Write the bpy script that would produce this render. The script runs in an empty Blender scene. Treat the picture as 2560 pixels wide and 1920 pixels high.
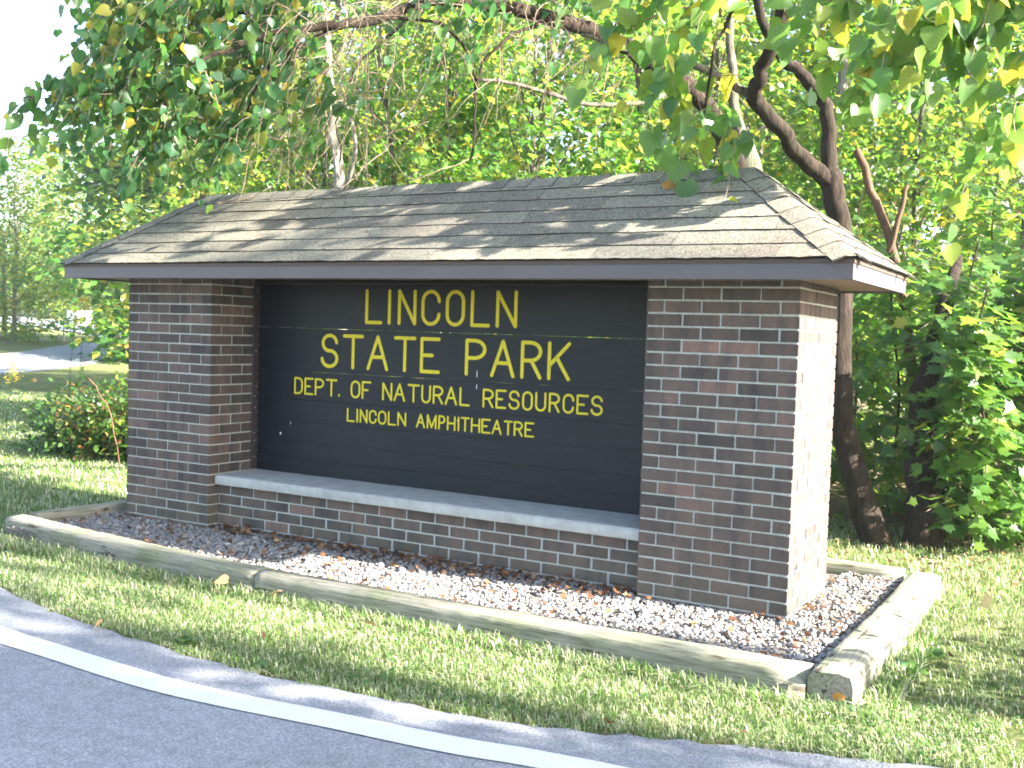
import bpy, math, random
import numpy as np
from mathutils import Vector, Matrix
sc = bpy.context.scene
rng = np.random.default_rng(7)
random.seed(7)

# ------------------------------------------------------------------ camera, light, exposure
CAM = Vector((6.0849, -5.1791, 1.3611))
Rt = Vector((0.868049, 0.495492, 0.031266)); Up = Vector((-0.050917, 0.026204, 0.998359)); Fw = Vector((-0.49386, 0.868217, -0.047975))
cd = bpy.data.cameras.new("camera"); cam = bpy.data.objects.new("camera", cd); sc.collection.objects.link(cam)
cam.matrix_world = Matrix(((Rt.x, Up.x, -Fw.x, CAM.x), (Rt.y, Up.y, -Fw.y, CAM.y), (Rt.z, Up.z, -Fw.z, CAM.z), (0, 0, 0, 1)))
cd.sensor_width = 36; cd.lens = 37.22; cd.clip_end = 2000; cd.clip_start = .05
sc.camera = cam
EL, AZ = math.radians(28), math.radians(4.5)
SUN = Vector((math.cos(EL)*math.cos(AZ), math.cos(EL)*math.sin(AZ), math.sin(EL)))
w = bpy.data.worlds.new("World"); sc.world = w; w.use_nodes = True
nt = w.node_tree; bg = nt.nodes['Background']; sky = nt.nodes.new('ShaderNodeTexSky')
sky.sky_type = 'NISHITA'; sky.sun_disc = False; sky.sun_elevation = EL; sky.sun_rotation = math.pi/2 - AZ
sky.dust_density = 1.6; sky.air_density = 1.0
nt.links.new(sky.outputs[0], bg.inputs[0]); bg.inputs[1].default_value = 0.08
sd = bpy.data.lights.new("sun", 'SUN'); sun = bpy.data.objects.new("sun", sd); sc.collection.objects.link(sun)
sd.energy = 5.0; sd.angle = math.radians(.55); sd.color = (1, .94, .85)
sun.rotation_euler = SUN.to_track_quat('Z', 'Y').to_euler()
vs = sc.view_settings; vs.view_transform = 'Standard'; vs.look = 'None'; vs.gamma = 1; vs.use_curve_mapping = False
vs.exposure = 3.42
sc.cycles.max_bounces = 7; sc.cycles.transparent_max_bounces = 4; sc.cycles.diffuse_bounces = 4; sc.cycles.transmission_bounces = 5
sc.cycles.use_denoising = True; sc.cycles.filter_width = 1.8

# ------------------------------------------------------------------ materials
def newmat(name):
    m = bpy.data.materials.new(name); m.use_nodes = True
    return m, m.node_tree, m.node_tree.nodes['Principled BSDF']
def nd(t, typ, **kw):
    n = t.nodes.new(typ)
    for k, v in kw.items(): setattr(n, k, v)
    return n
def ramp(t, stops, fac, interp='LINEAR'):
    r = nd(t, 'ShaderNodeValToRGB'); r.color_ramp.interpolation = interp
    el = r.color_ramp.elements
    while len(el) < len(stops): el.new(.5)
    for e, (p, c) in zip(el, stops): e.position = p; e.color = (c[0], c[1], c[2], 1)
    t.links.new(fac, r.inputs[0]); return r
def noise(t, scale, detail=4, rough=.6, coord='Object', stretch=None):
    tc = nd(t, 'ShaderNodeTexCoord'); n = nd(t, 'ShaderNodeTexNoise'); n.inputs['Scale'].default_value = scale
    n.inputs['Detail'].default_value = detail; n.inputs['Roughness'].default_value = rough
    if stretch:
        mp = nd(t, 'ShaderNodeMapping'); mp.inputs['Scale'].default_value = stretch
        t.links.new(tc.outputs[coord], mp.inputs[0]); t.links.new(mp.outputs[0], n.inputs['Vector'])
    else: t.links.new(tc.outputs[coord], n.inputs['Vector'])
    return n
def mixc(t, a, b, fac, mode='MIX'):
    m = nd(t, 'ShaderNodeMixRGB', blend_type=mode)
    for s, v in ((1, a), (2, b)):
        if isinstance(v, tuple): m.inputs[s].default_value = (v[0], v[1], v[2], 1)
        else: t.links.new(v, m.inputs[s])
    if isinstance(fac, (int, float)): m.inputs[0].default_value = fac
    else: t.links.new(fac, m.inputs[0])
    return m
def bump(t, b, h, strength=.3, dist=.01):
    bn = nd(t, 'ShaderNodeBump'); bn.inputs['Strength'].default_value = strength; bn.inputs['Distance'].default_value = dist
    t.links.new(h, bn.inputs['Height']); t.links.new(bn.outputs[0], b.inputs['Normal']); return bn
def simple(name, col, rough=.8, nscale=None, namp=.25, bstr=.2, bd=.004, stretch=None, spec=.3):
    m, t, b = newmat(name); b.inputs['Roughness'].default_value = rough; b.inputs['Specular IOR Level'].default_value = spec
    if nscale:
        n = noise(t, nscale, 5, .65, stretch=stretch)
        lo = tuple(c*(1-namp) for c in col); hi = tuple(min(1, c*(1+namp)) for c in col)
        r = ramp(t, [(.3, lo), (.7, hi)], n.outputs[0]); t.links.new(r.outputs[0], b.inputs['Base Color'])
        bump(t, b, n.outputs[0], bstr, bd)
    else: b.inputs['Base Color'].default_value = (*col, 1)
    return m
def leafmat(name, stops, trans, inst=False, tmix=.55, gloss=.5, veins=False):
    """thin leaf: diffuse + translucent, colour picked per leaf"""
    m = bpy.data.materials.new(name); m.use_nodes = True; t = m.node_tree; t.nodes.clear()
    out = nd(t, 'ShaderNodeOutputMaterial')
    if inst: src = nd(t, 'ShaderNodeObjectInfo').outputs['Random']
    else: src = nd(t, 'ShaderNodeNewGeometry').outputs['Random Per Island']
    r = ramp(t, stops, src); r2 = ramp(t, [(p, tuple(min(.85, c*k) for c, k in zip(cc, trans))) for p, cc in stops], src)
    nz = noise(t, 30, 2); rr = ramp(t, [(.3, (.75, .75, .75)), (.7, (1.15, 1.15, 1.15))], nz.outputs[0])
    c1 = mixc(t, r.outputs[0], rr.outputs[0], 1, 'MULTIPLY'); c2 = mixc(t, r2.outputs[0], rr.outputs[0], 1, 'MULTIPLY')
    if veins:
        at = nd(t, 'ShaderNodeAttribute', attribute_name='luv'); sx = nd(t, 'ShaderNodeSeparateXYZ'); t.links.new(at.outputs['Vector'], sx.inputs[0])
        def mth(op, a, b_=None):
            q = nd(t, 'ShaderNodeMath', operation=op)
            for k, v in enumerate((a, b_)):
                if v is None: continue
                if isinstance(v, (int, float)): q.inputs[k].default_value = v
                else: t.links.new(v, q.inputs[k])
            return q.outputs[0]
        ax = mth('ABSOLUTE', sx.outputs[0]); sv = mth('FRACT', mth('MULTIPLY', mth('SUBTRACT', sx.outputs[1], mth('MULTIPLY', ax, .75)), 5.2))
        side_v = mth('LESS_THAN', mth('ABSOLUTE', mth('SUBTRACT', sv, .5)), .085); mid_v = mth('LESS_THAN', ax, .022); vm = mth('MAXIMUM', side_v, mid_v)
        vr = ramp(t, [(0, (1, 1, 1)), (1, (1.45, 1.4, 1.3))], vm); c1 = mixc(t, c1.outputs[0], vr.outputs[0], 1, 'MULTIPLY'); vd = ramp(t, [(0, (1.05, 1.05, 1.05)), (1, (.62, .68, .6))], vm); c2 = mixc(t, c2.outputs[0], vd.outputs[0], 1, 'MULTIPLY')
        bn = noise(t, 22, 3, .6); br = ramp(t, [(.66, (0, 0, 0)), (.7, (.8, .8, .8))], bn.outputs[0]); c1 = mixc(t, c1.outputs[0], (.16, .08, .03), br.outputs[0]); c2 = mixc(t, c2.outputs[0], (.2, .1, .03), br.outputs[0])
    p = nd(t, 'ShaderNodeBsdfPrincipled'); p.inputs['Roughness'].default_value = .36; p.inputs['Specular IOR Level'].default_value = gloss
    t.links.new(c1.outputs[0], p.inputs['Base Color'])
    tr = nd(t, 'ShaderNodeBsdfTranslucent'); t.links.new(c2.outputs[0], tr.inputs[0])
    mx = nd(t, 'ShaderNodeMixShader'); mx.inputs[0].default_value = tmix
    t.links.new(p.outputs[0], mx.inputs[1]); t.links.new(tr.outputs[0], mx.inputs[2]); t.links.new(mx.outputs[0], out.inputs[0])
    return m

TK = (2.55, 2.55, 1.25)
GREEN = [(0, (.035, .085, .018)), (.45, (.06, .12, .022)), (.8, (.10, .16, .025)), (.93, (.19, .2, .03)), (1, (.30, .22, .03))]
BRIGHT = [(0, (.035, .10, .02)), (.5, (.07, .155, .028)), (.82, (.12, .19, .03)), (.95, (.24, .24, .035)), (1, (.36, .22, .04))]
YELL = [(0, (.05, .12, .025)), (.45, (.10, .17, .035)), (.8, (.2, .23, .045)), (1, (.36, .27, .06))]
DEEP = [(0, (.04, .10, .022)), (.6, (.07, .15, .03)), (.95, (.12, .19, .03)), (1, (.28, .2, .03))]
HEART = [(0, (.03, .085, .035)), (.55, (.045, .11, .035)), (.84, (.08, .14, .03)), (.95, (.17, .18, .03)), (1, (.34, .25, .04))]
M_heart = leafmat('heart_leaf', HEART, TK, veins=True); M_heart_i = leafmat('heart_leaf_single', HEART, TK, inst=True, veins=True)
PALE = [(0, (.05, .12, .035)), (.5, (.08, .15, .035)), (.84, (.13, .18, .03)), (.95, (.22, .22, .03)), (1, (.36, .27, .04))]
M_heartR = leafmat('heart_leaf_pale', PALE, TK, veins=True)
M_heartR_i = leafmat('heart_leaf_pale_single', PALE, TK, inst=True, veins=True)
M_maple = leafmat('maple_leaf', DEEP, TK); M_maple_i = leafmat('maple_leaf_single', DEEP, TK, inst=True)
M_bright = leafmat('bright_leaf', BRIGHT, TK); M_green = leafmat('green_leaf', GREEN, TK); M_yell = leafmat('yellowing_leaf', YELL, TK)
M_grass = leafmat('grass_blade', [(0, (.06, .13, .028)), (.4, (.11, .20, .04)), (.6, (.22, .29, .10)), (.76, (.38, .39, .24)), (1, (.58, .56, .42))], (1.3, 1.3, 1), tmix=.3, gloss=.15)
M_weed = leafmat('weed_leaf', [(0, (.04, .10, .025)), (.7, (.065, .135, .03)), (1, (.11, .16, .04))], (1.5, 1.5, 1), tmix=.3)
M_dry = leafmat('dry_leaf', [(0, (.07, .035, .02)), (.5, (.14, .07, .038)), (.85, (.22, .125, .065)), (1, (.34, .24, .14))], (1.1, .9, .6), tmix=.2, gloss=.1)
M_gold = leafmat('goldenrod', [(0, (.45, .32, .02)), (1, (.6, .45, .03))], (1.1, 1.1, 1), tmix=.3)

def barkmat(name, c0, c1, sc_=9):
    m, t, b = newmat(name); b.inputs['Roughness'].default_value = .9; b.inputs['Specular IOR Level'].default_value = .15
    n = noise(t, sc_, 6, .7, stretch=(3, 3, .7)); n2 = noise(t, 2.2, 3)
    r = ramp(t, [(.35, c0), (.65, c1)], n.outputs[0]); r2 = ramp(t, [(.4, (1, 1, 1)), (.7, (.7, .85, .6))], n2.outputs[0])
    mm = mixc(t, r.outputs[0], r2.outputs[0], .8, 'MULTIPLY'); t.links.new(mm.outputs[0], b.inputs['Base Color'])
    bump(t, b, n.outputs[0], .9, .03); return m
M_bark = barkmat('bark_brown', (.009, .0065, .005), (.042, .029, .021))
M_barkg = barkmat('bark_grey', (.045, .038, .03), (.16, .14, .115))
M_barkp = barkmat('bark_pale', (.11, .10, .085), (.30, .27, .235), 14)
M_twig = simple('twig', (.20, .15, .11), .9, 20, .4)
M_dead = simple('dead_wood', (.085, .047, .026), .9, 16, .4, stretch=(2, 2, .4))

# brick: colour per brick, flashed vertical bands, light specks
m, t, b = newmat('brick'); M_brick = m
oi = nd(t, 'ShaderNodeObjectInfo')
r = ramp(t, [(0, (.056, .046, .043)), (.2, (.070, .055, .049)), (.5, (.084, .064, .056)), (.75, (.096, .072, .063)), (.95, (.112, .080, .070)), (.98, (.14, .09, .077)), (1, (.16, .10, .084))], oi.outputs['Random'])
geo = nd(t, 'ShaderNodeNewGeometry')
mp = nd(t, 'ShaderNodeMapping'); mp.inputs['Scale'].default_value = (14, 14, 3); t.links.new(geo.outputs['Position'], mp.inputs[0])
n1 = nd(t, 'ShaderNodeTexNoise'); n1.inputs['Scale'].default_value = 1; n1.inputs['Detail'].default_value = 3; t.links.new(mp.outputs[0], n1.inputs['Vector'])
band = ramp(t, [(.33, (.66, .70, .80)), (.5, (1, 1, 1)), (.7, (1.32, 1.2, 1.15))], n1.outputs[0])
c = mixc(t, r.outputs[0], band.outputs[0], 1, 'MULTIPLY')
n2 = nd(t, 'ShaderNodeTexNoise'); n2.inputs['Scale'].default_value = 260; n2.inputs['Detail'].default_value = 3; t.links.new(geo.outputs['Position'], n2.inputs['Vector'])
sp = ramp(t, [(.3, (.65, .65, .65)), (.58, (1.05, 1.05, 1.05)), (.7, (1.9, 1.75, 1.65))], n2.outputs[0])
c = mixc(t, c.outputs[0], sp.outputs[0], 1, 'MULTIPLY')
n4 = nd(t, 'ShaderNodeTexNoise'); n4.inputs['Scale'].default_value = 2.2; t.links.new(geo.outputs['Position'], n4.inputs['Vector'])
sx = nd(t, 'ShaderNodeSeparateXYZ'); t.links.new(geo.outputs['Position'], sx.inputs[0])
mr = nd(t, 'ShaderNodeMapRange'); mr.inputs[1].default_value = .0; mr.inputs[2].default_value = .3; mr.inputs[3].default_value = .55; mr.inputs[4].default_value = 0
t.links.new(sx.outputs[2], mr.inputs[0]); mul = nd(t, 'ShaderNodeMath', operation='MULTIPLY'); t.links.new(mr.outputs[0], mul.inputs[0]); t.links.new(n4.outputs[0], mul.inputs[1])
c = mixc(t, c.outputs[0], (.095, .1, .065), mul.outputs[0])      # algae film near the ground
t.links.new(c.outputs[0], b.inputs['Base Color']); b.inputs['Roughness'].default_value = .85; b.inputs['Specular IOR Level'].default_value = .25
bump(t, b, n2.outputs[0], .35, .002)
M_bitumen_shade = simple('bitumen_shade_edge', (.012, .011, .010), .9)  # black cut edge of shingles, also paints the shade line under each course
M_mortar = simple('mortar', (.325, .34, .32), .95, 90, .28, .5, .003)
M_concrete = simple('cast_concrete', (.31, .315, .30), .85, 9, .2, .25, .004)
M_fascia = simple('painted_fascia', (.082, .070, .078), .5, 3, .10, .05, .002, spec=.4)
M_drip = simple('drip_edge', (.065, .043, .038), .5)
M_soffit = simple('soffit', (.23, .165, .13), .7)
M_dark = simple('dark_timber', (.03, .024, .02), .8, 20, .3)
M_angle = simple('brown_steel_angle', (.035, .028, .03), .5)
M_bolt = simple('bolt', (.35, .33, .34), .4)
M_yellow = simple('yellow_paint', (.55, .46, .02), .55, 40, .12, .15, .001)
m, t, b = newmat('stained_board'); M_board = m
n = noise(t, 5, 6, .7, stretch=(1, 1, 14)); n2 = noise(t, 1.3, 2)
r = ramp(t, [(.3, (.0025, .004, .0065)), (.7, (.0085, .0125, .020))], n.outputs[0]); rr = ramp(t, [(.3, (.8, .85, 1)), (.7, (1.2, 1.1, 1))], n2.outputs[0])
c = mixc(t, r.outputs[0], rr.outputs[0], 1, 'MULTIPLY'); t.links.new(c.outputs[0], b.inputs['Base Color'])
b.inputs['Roughness'].default_value = .45; b.inputs['Specular IOR Level'].default_value = .26; bump(t, b, n.outputs[0], .4, .004)

# shingles: granules, grey lichen over the middle, browner at the ends
m, t, b = newmat('asphalt_shingle'); M_shingle = m
geo = nd(t, 'ShaderNodeNewGeometry'); oi = nd(t, 'ShaderNodeObjectInfo')
g = nd(t, 'ShaderNodeTexNoise'); g.inputs['Scale'].default_value = 140; g.inputs['Detail'].default_value = 4; g.inputs['Roughness'].default_value = .8; t.links.new(geo.outputs['Position'], g.inputs['Vector'])
gr = ramp(t, [(.3, (.03, .026, .023)), (.44, (.10, .084, .073)), (.55, (.19, .16, .14)), (.66, (.5, .47, .43))], g.outputs[0])
l = nd(t, 'ShaderNodeTexNoise'); l.inputs['Scale'].default_value = 75; l.inputs['Detail'].default_value = 5; l.inputs['Roughness'].default_value = .75; t.links.new(geo.outputs['Position'], l.inputs['Vector'])
lr = ramp(t, [(.42, (0, 0, 0)), (.56, (1, 1, 1))], l.outputs[0])
l2 = nd(t, 'ShaderNodeTexNoise'); l2.inputs['Scale'].default_value = 1.1; l2.inputs['Detail'].default_value = 3; t.links.new(geo.outputs['Position'], l2.inputs['Vector'])
lr2 = ramp(t, [(.34, (.2, .2, .2)), (.52, (.9, .9, .9))], l2.outputs[0])
lm = mixc(t, lr.outputs[0], lr2.outputs[0], 1, 'MULTIPLY')
c = mixc(t, gr.outputs[0], (.25, .262, .225), lm.outputs[0])
l3 = nd(t, 'ShaderNodeTexNoise'); l3.inputs['Scale'].default_value = 38; l3.inputs['Detail'].default_value = 6; l3.inputs['Roughness'].default_value = .8; t.links.new(geo.outputs['Position'], l3.inputs['Vector'])
ms = ramp(t, [(.55, (0, 0, 0)), (.63, (1, 1, 1))], l3.outputs[0]); msx = mixc(t, ms.outputs[0], lr2.outputs[0], 1, 'MULTIPLY')
c = mixc(t, c.outputs[0], (.05, .06, .025), msx.outputs[0])
tint = ramp(t, [(0, (.58, .55, .52)), (.5, (.74, .72, .66)), (1, (.86, .80, .71))], oi.outputs['Random'])
c = mixc(t, c.outputs[0], tint.outputs[0], 1, 'MULTIPLY'); t.links.new(c.outputs[0], b.inputs['Base Color'])
b.inputs['Roughness'].default_value = .95; b.inputs['Specular IOR Level'].default_value = .1; bump(t, b, g.outputs[0], .6, .004)

# weathered timber
m, t, b = newmat('landscape_timber'); M_timber = m
n = noise(t, 14, 6, .7, stretch=(.25, 5, 5)); n2 = noise(t, 3, 3); nk = noise(t, 9, 3, .5, stretch=(.35, 3, 3))
r = ramp(t, [(.28, (.07, .062, .045)), (.5, (.215, .20, .155)), (.75, (.34, .32, .26))], n.outputs[0]); rr = ramp(t, [(.35, (.75, .85, .62)), (.6, (1, 1, 1))], n2.outputs[0])
c = mixc(t, r.outputs[0], rr.outputs[0], 1, 'MULTIPLY')
ck = ramp(t, [(.63, (0, 0, 0)), (.67, (1, 1, 1))], nk.outputs[0]); c = mixc(t, c.outputs[0], (.06, .045, .03), ck.outputs[0])
t.links.new(c.outputs[0], b.inputs['Base Color']); b.inputs['Roughness'].default_value = .9; bump(t, b, n.outputs[0], .8, .012)

m, t, b = newmat('pebble'); M_pebble = m
geo = nd(t, 'ShaderNodeNewGeometry')
r = ramp(t, [(0, (.10, .10, .105)), (.15, (.15, .15, .16)), (.35, (.2, .2, .2)), (.5, (.26, .235, .205)), (.65, (.2, .165, .14)), (.78, (.29, .275, .255)), (.86, (.15, .10, .08)), (.95, (.17, .165, .16)), (1, (.4, .38, .36))], geo.outputs['Random Per Island'])
n = noise(t, 60, 3); rr = ramp(t, [(.3, (.85, .85, .85)), (.7, (1.12, 1.12, 1.12))], n.outputs[0])
c = mixc(t, r.outputs[0], rr.outputs[0], 1, 'MULTIPLY'); t.links.new(c.outputs[0], b.inputs['Base Color']); b.inputs['Roughness'].default_value = .75
M_bed = simple('pebble_bed', (.13, .115, .1), .95, 70, .6, .8, .02)

m, t, b = newmat('asphalt'); M_asphalt = m
n = noise(t, 110, 6, .8); n2 = noise(t, .8, 3)
r = ramp(t, [(.3, (.08, .083, .095)), (.5, (.165, .172, .19)), (.64, (.32, .325, .34))], n.outputs[0]); rr = ramp(t, [(.3, (.85, .85, .86)), (.7, (1.12, 1.12, 1.1))], n2.outputs[0])
c = mixc(t, r.outputs[0], rr.outputs[0], 1, 'MULTIPLY')
n5 = noise(t, 14, 5, .7); r5 = ramp(t, [(.3, (.8, .8, .8)), (.5, (1, 1, 1)), (.75, (1.2, 1.2, 1.18))], n5.outputs[0]); c = mixc(t, c.outputs[0], r5.outputs[0], 1, 'MULTIPLY')
t.links.new(c.outputs[0], b.inputs['Base Color']); b.inputs['Roughness'].default_value = .8; bump(t, b, n.outputs[0], .6, .006)
m, t, b = newmat('road_paint'); M_paint = m
n = noise(t, 120, 5, .8); r = ramp(t, [(.3, (.2, .2, .21)), (.42, (.46, .46, .455)), (.6, (.6, .6, .59))], n.outputs[0]); t.links.new(r.outputs[0], b.inputs['Base Color']); b.inputs['Roughness'].default_value = .7; bump(t, b, n.outputs[0], .5, .004)

m, t, b = newmat('lawn_soil'); M_ground = m
n = noise(t, 22, 8, .8); n2 = noise(t, .35, 4); n3 = noise(t, 3.1, 5)
r = ramp(t, [(.3, (.05, .07, .022)), (.5, (.10, .14, .04)), (.68, (.24, .23, .11))], n.outputs[0])
r3 = ramp(t, [(.4, (0, 0, 0)), (.62, (.7, .7, .7))], n3.outputs[0]); c = mixc(t, r.outputs[0], (.16, .145, .07), r3.outputs[0])
t.links.new(c.outputs[0], b.inputs['Base Color']); b.inputs['Roughness'].default_value = .95; b.inputs['Specular IOR Level'].default_value = .1; bump(t, b, n.outputs[0], 1, .04)
M_floor = simple('forest_floor', (.10, .07, .04), .95, 18, .6, 1, .04)
M_white = simple('white_metal', (.72, .74, .76), .4)
M_post = simple('grey_post', (.5, .52, .52), .5)

# ------------------------------------------------------------------ mesh helpers
def link(name, me, mat=None, parent=None, loc=None):
    o = bpy.data.objects.new(name, me); sc.collection.objects.link(o)
    if mat is not None and me is not None and not me.materials: me.materials.append(mat)
    if parent: o.parent = parent
    if loc is not None: o.location = loc
    return o
def tagit(o, label=None, cat=None, group=None, kind=None):
    if label: o['label'] = label
    if cat: o['category'] = cat
    if group: o['group'] = group
    if kind: o['kind'] = kind
    return o
def thing(name, label, cat, loc=(0, 0, 0), group=None):
    o = bpy.data.objects.new(name, None); sc.collection.objects.link(o); o.location = loc; o.empty_display_size = .2
    return tagit(o, label, cat, group)
def npmesh(name, V, Fc, smooth=False):
    """V (n,3), Fc list of equal-size faces arrays or single array"""
    me = bpy.data.meshes.new(name); V = np.asarray(V, dtype=np.float32)
    arrs = Fc if isinstance(Fc, list) else [Fc]
    loops = np.concatenate([a.ravel() for a in arrs]); tot = np.concatenate([np.full(len(a), a.shape[1]) for a in arrs])
    st = np.concatenate([[0], np.cumsum(tot)[:-1]])
    me.vertices.add(len(V)); me.vertices.foreach_set('co', V.ravel())
    me.loops.add(len(loops)); me.loops.foreach_set('vertex_index', loops.astype(np.int32))
    me.polygons.add(len(tot)); me.polygons.foreach_set('loop_start', st.astype(np.int32)); me.polygons.foreach_set('loop_total', tot.astype(np.int32))
    if smooth: me.polygons.foreach_set('use_smooth', np.ones(len(tot), bool))
    me.update(calc_edges=True); return me
def pymesh(name, V, Fc, smooth=False):
    me = bpy.data.meshes.new(name); me.from_pydata([tuple(v) for v in V], [], [tuple(f) for f in Fc]); me.update()
    if smooth: me.polygons.foreach_set('use_smooth', [True]*len(me.polygons))
    return me
def boxmesh(name, a, b, bev=0):
    (x0, y0, z0), (x1, y1, z1) = a, b
    if bev <= 0:
        V = [(x0, y0, z0), (x1, y0, z0), (x1, y1, z0), (x0, y1, z0), (x0, y0, z1), (x1, y0, z1), (x1, y1, z1), (x0, y1, z1)]
        return pymesh(name, V, [(0, 3, 2, 1), (4, 5, 6, 7), (0, 1, 5, 4), (1, 2, 6, 5), (2, 3, 7, 6), (3, 0, 4, 7)])
    import bmesh
    bm = bmesh.new(); bmesh.ops.create_cube(bm, size=1)
    for v in bm.verts: v.co = Vector(((v.co.x+.5)*(x1-x0)+x0, (v.co.y+.5)*(y1-y0)+y0, (v.co.z+.5)*(z1-z0)+z0))
    bmesh.ops.bevel(bm, geom=bm.edges[:], offset=bev, segments=1, affect='EDGES')
    me = bpy.data.meshes.new(name); bm.to_mesh(me); bm.free(); return me
class Tubes:
    def __init__(s): s.V = []; s.F = []; s.n = 0
    def add(s, pts, rad, seg=8, wob=0, cap=True):
        P = np.asarray(pts, float); n = len(P); rad = np.full(n, rad) if np.isscalar(rad) else np.asarray(rad, float)
        T = np.gradient(P, axis=0); T /= np.linalg.norm(T, axis=1)[:, None]+1e-9
        u = np.cross(T[0], (0.3, .9, .2)); u /= np.linalg.norm(u)
        a = np.arange(seg)*2*math.pi/seg; rings = []
        for i in range(n):
            u = u-T[i]*(u@T[i]); u /= np.linalg.norm(u)+1e-9; v = np.cross(T[i], u)
            rr = rad[i]*(1+(rng.uniform(-wob, wob, seg) if wob else 0))
            rings.append(P[i]+np.outer(np.cos(a)*rr, u)+np.outer(np.sin(a)*rr, v))
        V = np.concatenate(rings); i, j = np.meshgrid(np.arange(n-1), np.arange(seg), indexing='ij'); j2 = (j+1) % seg
        F_ = np.stack([i*seg+j, i*seg+j2, (i+1)*seg+j2, (i+1)*seg+j], -1).reshape(-1, 4)+s.n
        s.V.append(V); s.F.append(F_); s.n += len(V)
        if cap:
            tip = P[-1]+T[-1]*rad[-1]*.3; s.V.append(tip[None]); k = s.n; base = s.n-seg; s.n += 1
            s.F.append(np.array([[base+q, base+(q+1) % seg, k, k] for q in range(seg)]))
        return s
    def mesh(s, name, smooth=True):
        V = np.concatenate(s.V); Fq = np.concatenate(s.F); tri = Fq[:, 2] == Fq[:, 3]
        return npmesh(name, V, [Fq[~tri]] + ([Fq[tri][:, :3]] if tri.any() else []), smooth)
def smooth_path(pts, n=4, jit=0.0):
    P = np.asarray(pts, float); out = []
    for i in range(len(P)-1):
        p0 = P[max(i-1, 0)]; p1 = P[i]; p2 = P[i+1]; p3 = P[min(i+2, len(P)-1)]
        for k in range(n):
            t_ = k/n; out.append(.5*((2*p1)+(-p0+p2)*t_+(2*p0-5*p1+4*p2-p3)*t_*t_+(-p0+3*p1-3*p2+p3)*t_**3))
    out.append(P[-1]); out = np.array(out)
    if jit: out[1:-1] += rng.normal(0, jit, (len(out)-2, 3))
    return out

# leaf templates: (x across, y along, z normal), triangles
def fan(outline, mid):
    V = [(0, 0, 0)]+outline; return V
def t_heart():
    # base notch at y=0; two halves folded along the midrib
    half = [(0, .06), (.16, -.07), (.36, -.02), (.5, .2), (.47, .47), (.27, .76), (0, 1.08)]
    V = []; F_ = []
    mid = [(0, .06, 0), (0, .4, -.02), (0, 1.08, -.15)]
    V += mid
    for s in (-1, 1):
        k = len(V)
        for x, y in half[1:-1]: V.append((s*x, y, .22*x+.05*math.sin(y*6)-.09*y*y))
        idx = [0]+list(range(k, k+5))+[2]
        for a, b_ in zip(idx[:-1], idx[1:]): F_.append((1, a, b_) if s < 0 else (1, b_, a))
    return np.array(V), np.array(F_)
def t_maple():
    half = [(.1, .05), (.42, .02), (.3, .2), (.62, .42), (.36, .46), (.34, .62), (.16, .62), (0, 1.05)]
    V = [(0, 0, 0), (0, .38, -.02)]; F_ = []
    V.append((0, 1.05, -.1))
    for s in (-1, 1):
        k = len(V)
        for x, y in half[:-1]: V.append((s*x, y, .12*x-.1*y*y))
        idx = [0]+list(range(k, k+7))+[2]
        for a, b_ in zip(idx[:-1], idx[1:]): F_.append((1, a, b_) if s < 0 else (1, b_, a))
    return np.array(V), np.array(F_)
def t_oval():
    V = np.array([(0, 0, 0), (-.3, .3, .08), (.3, .3, .08), (-.26, .66, .05), (.26, .66, .05), (0, 1, -.06)])
    return V, np.array([(0, 2, 1), (1, 2, 4), (1, 4, 3), (3, 4, 5)])
def t_rhomb():
    V = np.array([(0, 0, 0), (-.36, .45, .08), (.36, .45, .08), (0, 1, 0)]); return V, np.array([(0, 2, 1), (1, 2, 3)])
HEART_T, MAPLE_T, OVAL_T, RHOMB_T = t_heart(), t_maple(), t_oval(), t_rhomb()
def norm(a): return a/(np.linalg.norm(a, axis=-1, keepdims=True)+1e-9)
def leaves(name, tmpl, P, D, N, S):
    TV, TF = tmpl; n = len(P); D = norm(D); X = norm(np.cross(D, N)); Z = np.cross(X, D)
    zs = np.random.default_rng(n).uniform(.2, 2.4, (n, 1, 1))
    V = P[:, None]+S[:, None, None]*(TV[None, :, 0:1]*X[:, None]+TV[None, :, 1:2]*D[:, None]+TV[None, :, 2:3]*zs*Z[:, None])
    F_ = (TF[None]+np.arange(n)[:, None, None]*len(TV)).reshape(-1, TF.shape[1])
    me = npmesh(name, V.reshape(-1, 3), F_)
    if tmpl is HEART_T: at = me.attributes.new('luv', 'FLOAT_VECTOR', 'POINT'); at.data.foreach_set('vector', np.tile(TV, (n, 1)).astype(np.float32).ravel())
    return me
def leaf_objs(tmpl, P, D, N, S, mat, parent):
    var = []
    for zs in (.3, .9, 1.5, 2.2):
        me = npmesh('leaf', tmpl[0]*np.array((1, 1, zs)), tmpl[1]); me.materials.append(mat); var.append(me)
        at = me.attributes.new('luv', 'FLOAT_VECTOR', 'POINT'); at.data.foreach_set('vector', tmpl[0].astype(np.float32).ravel())
    D = norm(D); X = norm(np.cross(D, N)); Z = np.cross(X, D)
    for i in range(len(P)):
        o = bpy.data.objects.new('leaf', var[i % 4]); sc.collection.objects.link(o); s = float(S[i])
        M = Matrix(((X[i, 0]*s, D[i, 0]*s, Z[i, 0]*s, P[i, 0]), (X[i, 1]*s, D[i, 1]*s, Z[i, 1]*s, P[i, 1]), (X[i, 2]*s, D[i, 2]*s, Z[i, 2]*s, P[i, 2]), (0, 0, 0, 1)))
        o.parent = parent; o.matrix_parent_inverse = parent.matrix_basis.inverted(); o.matrix_basis = M

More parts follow.
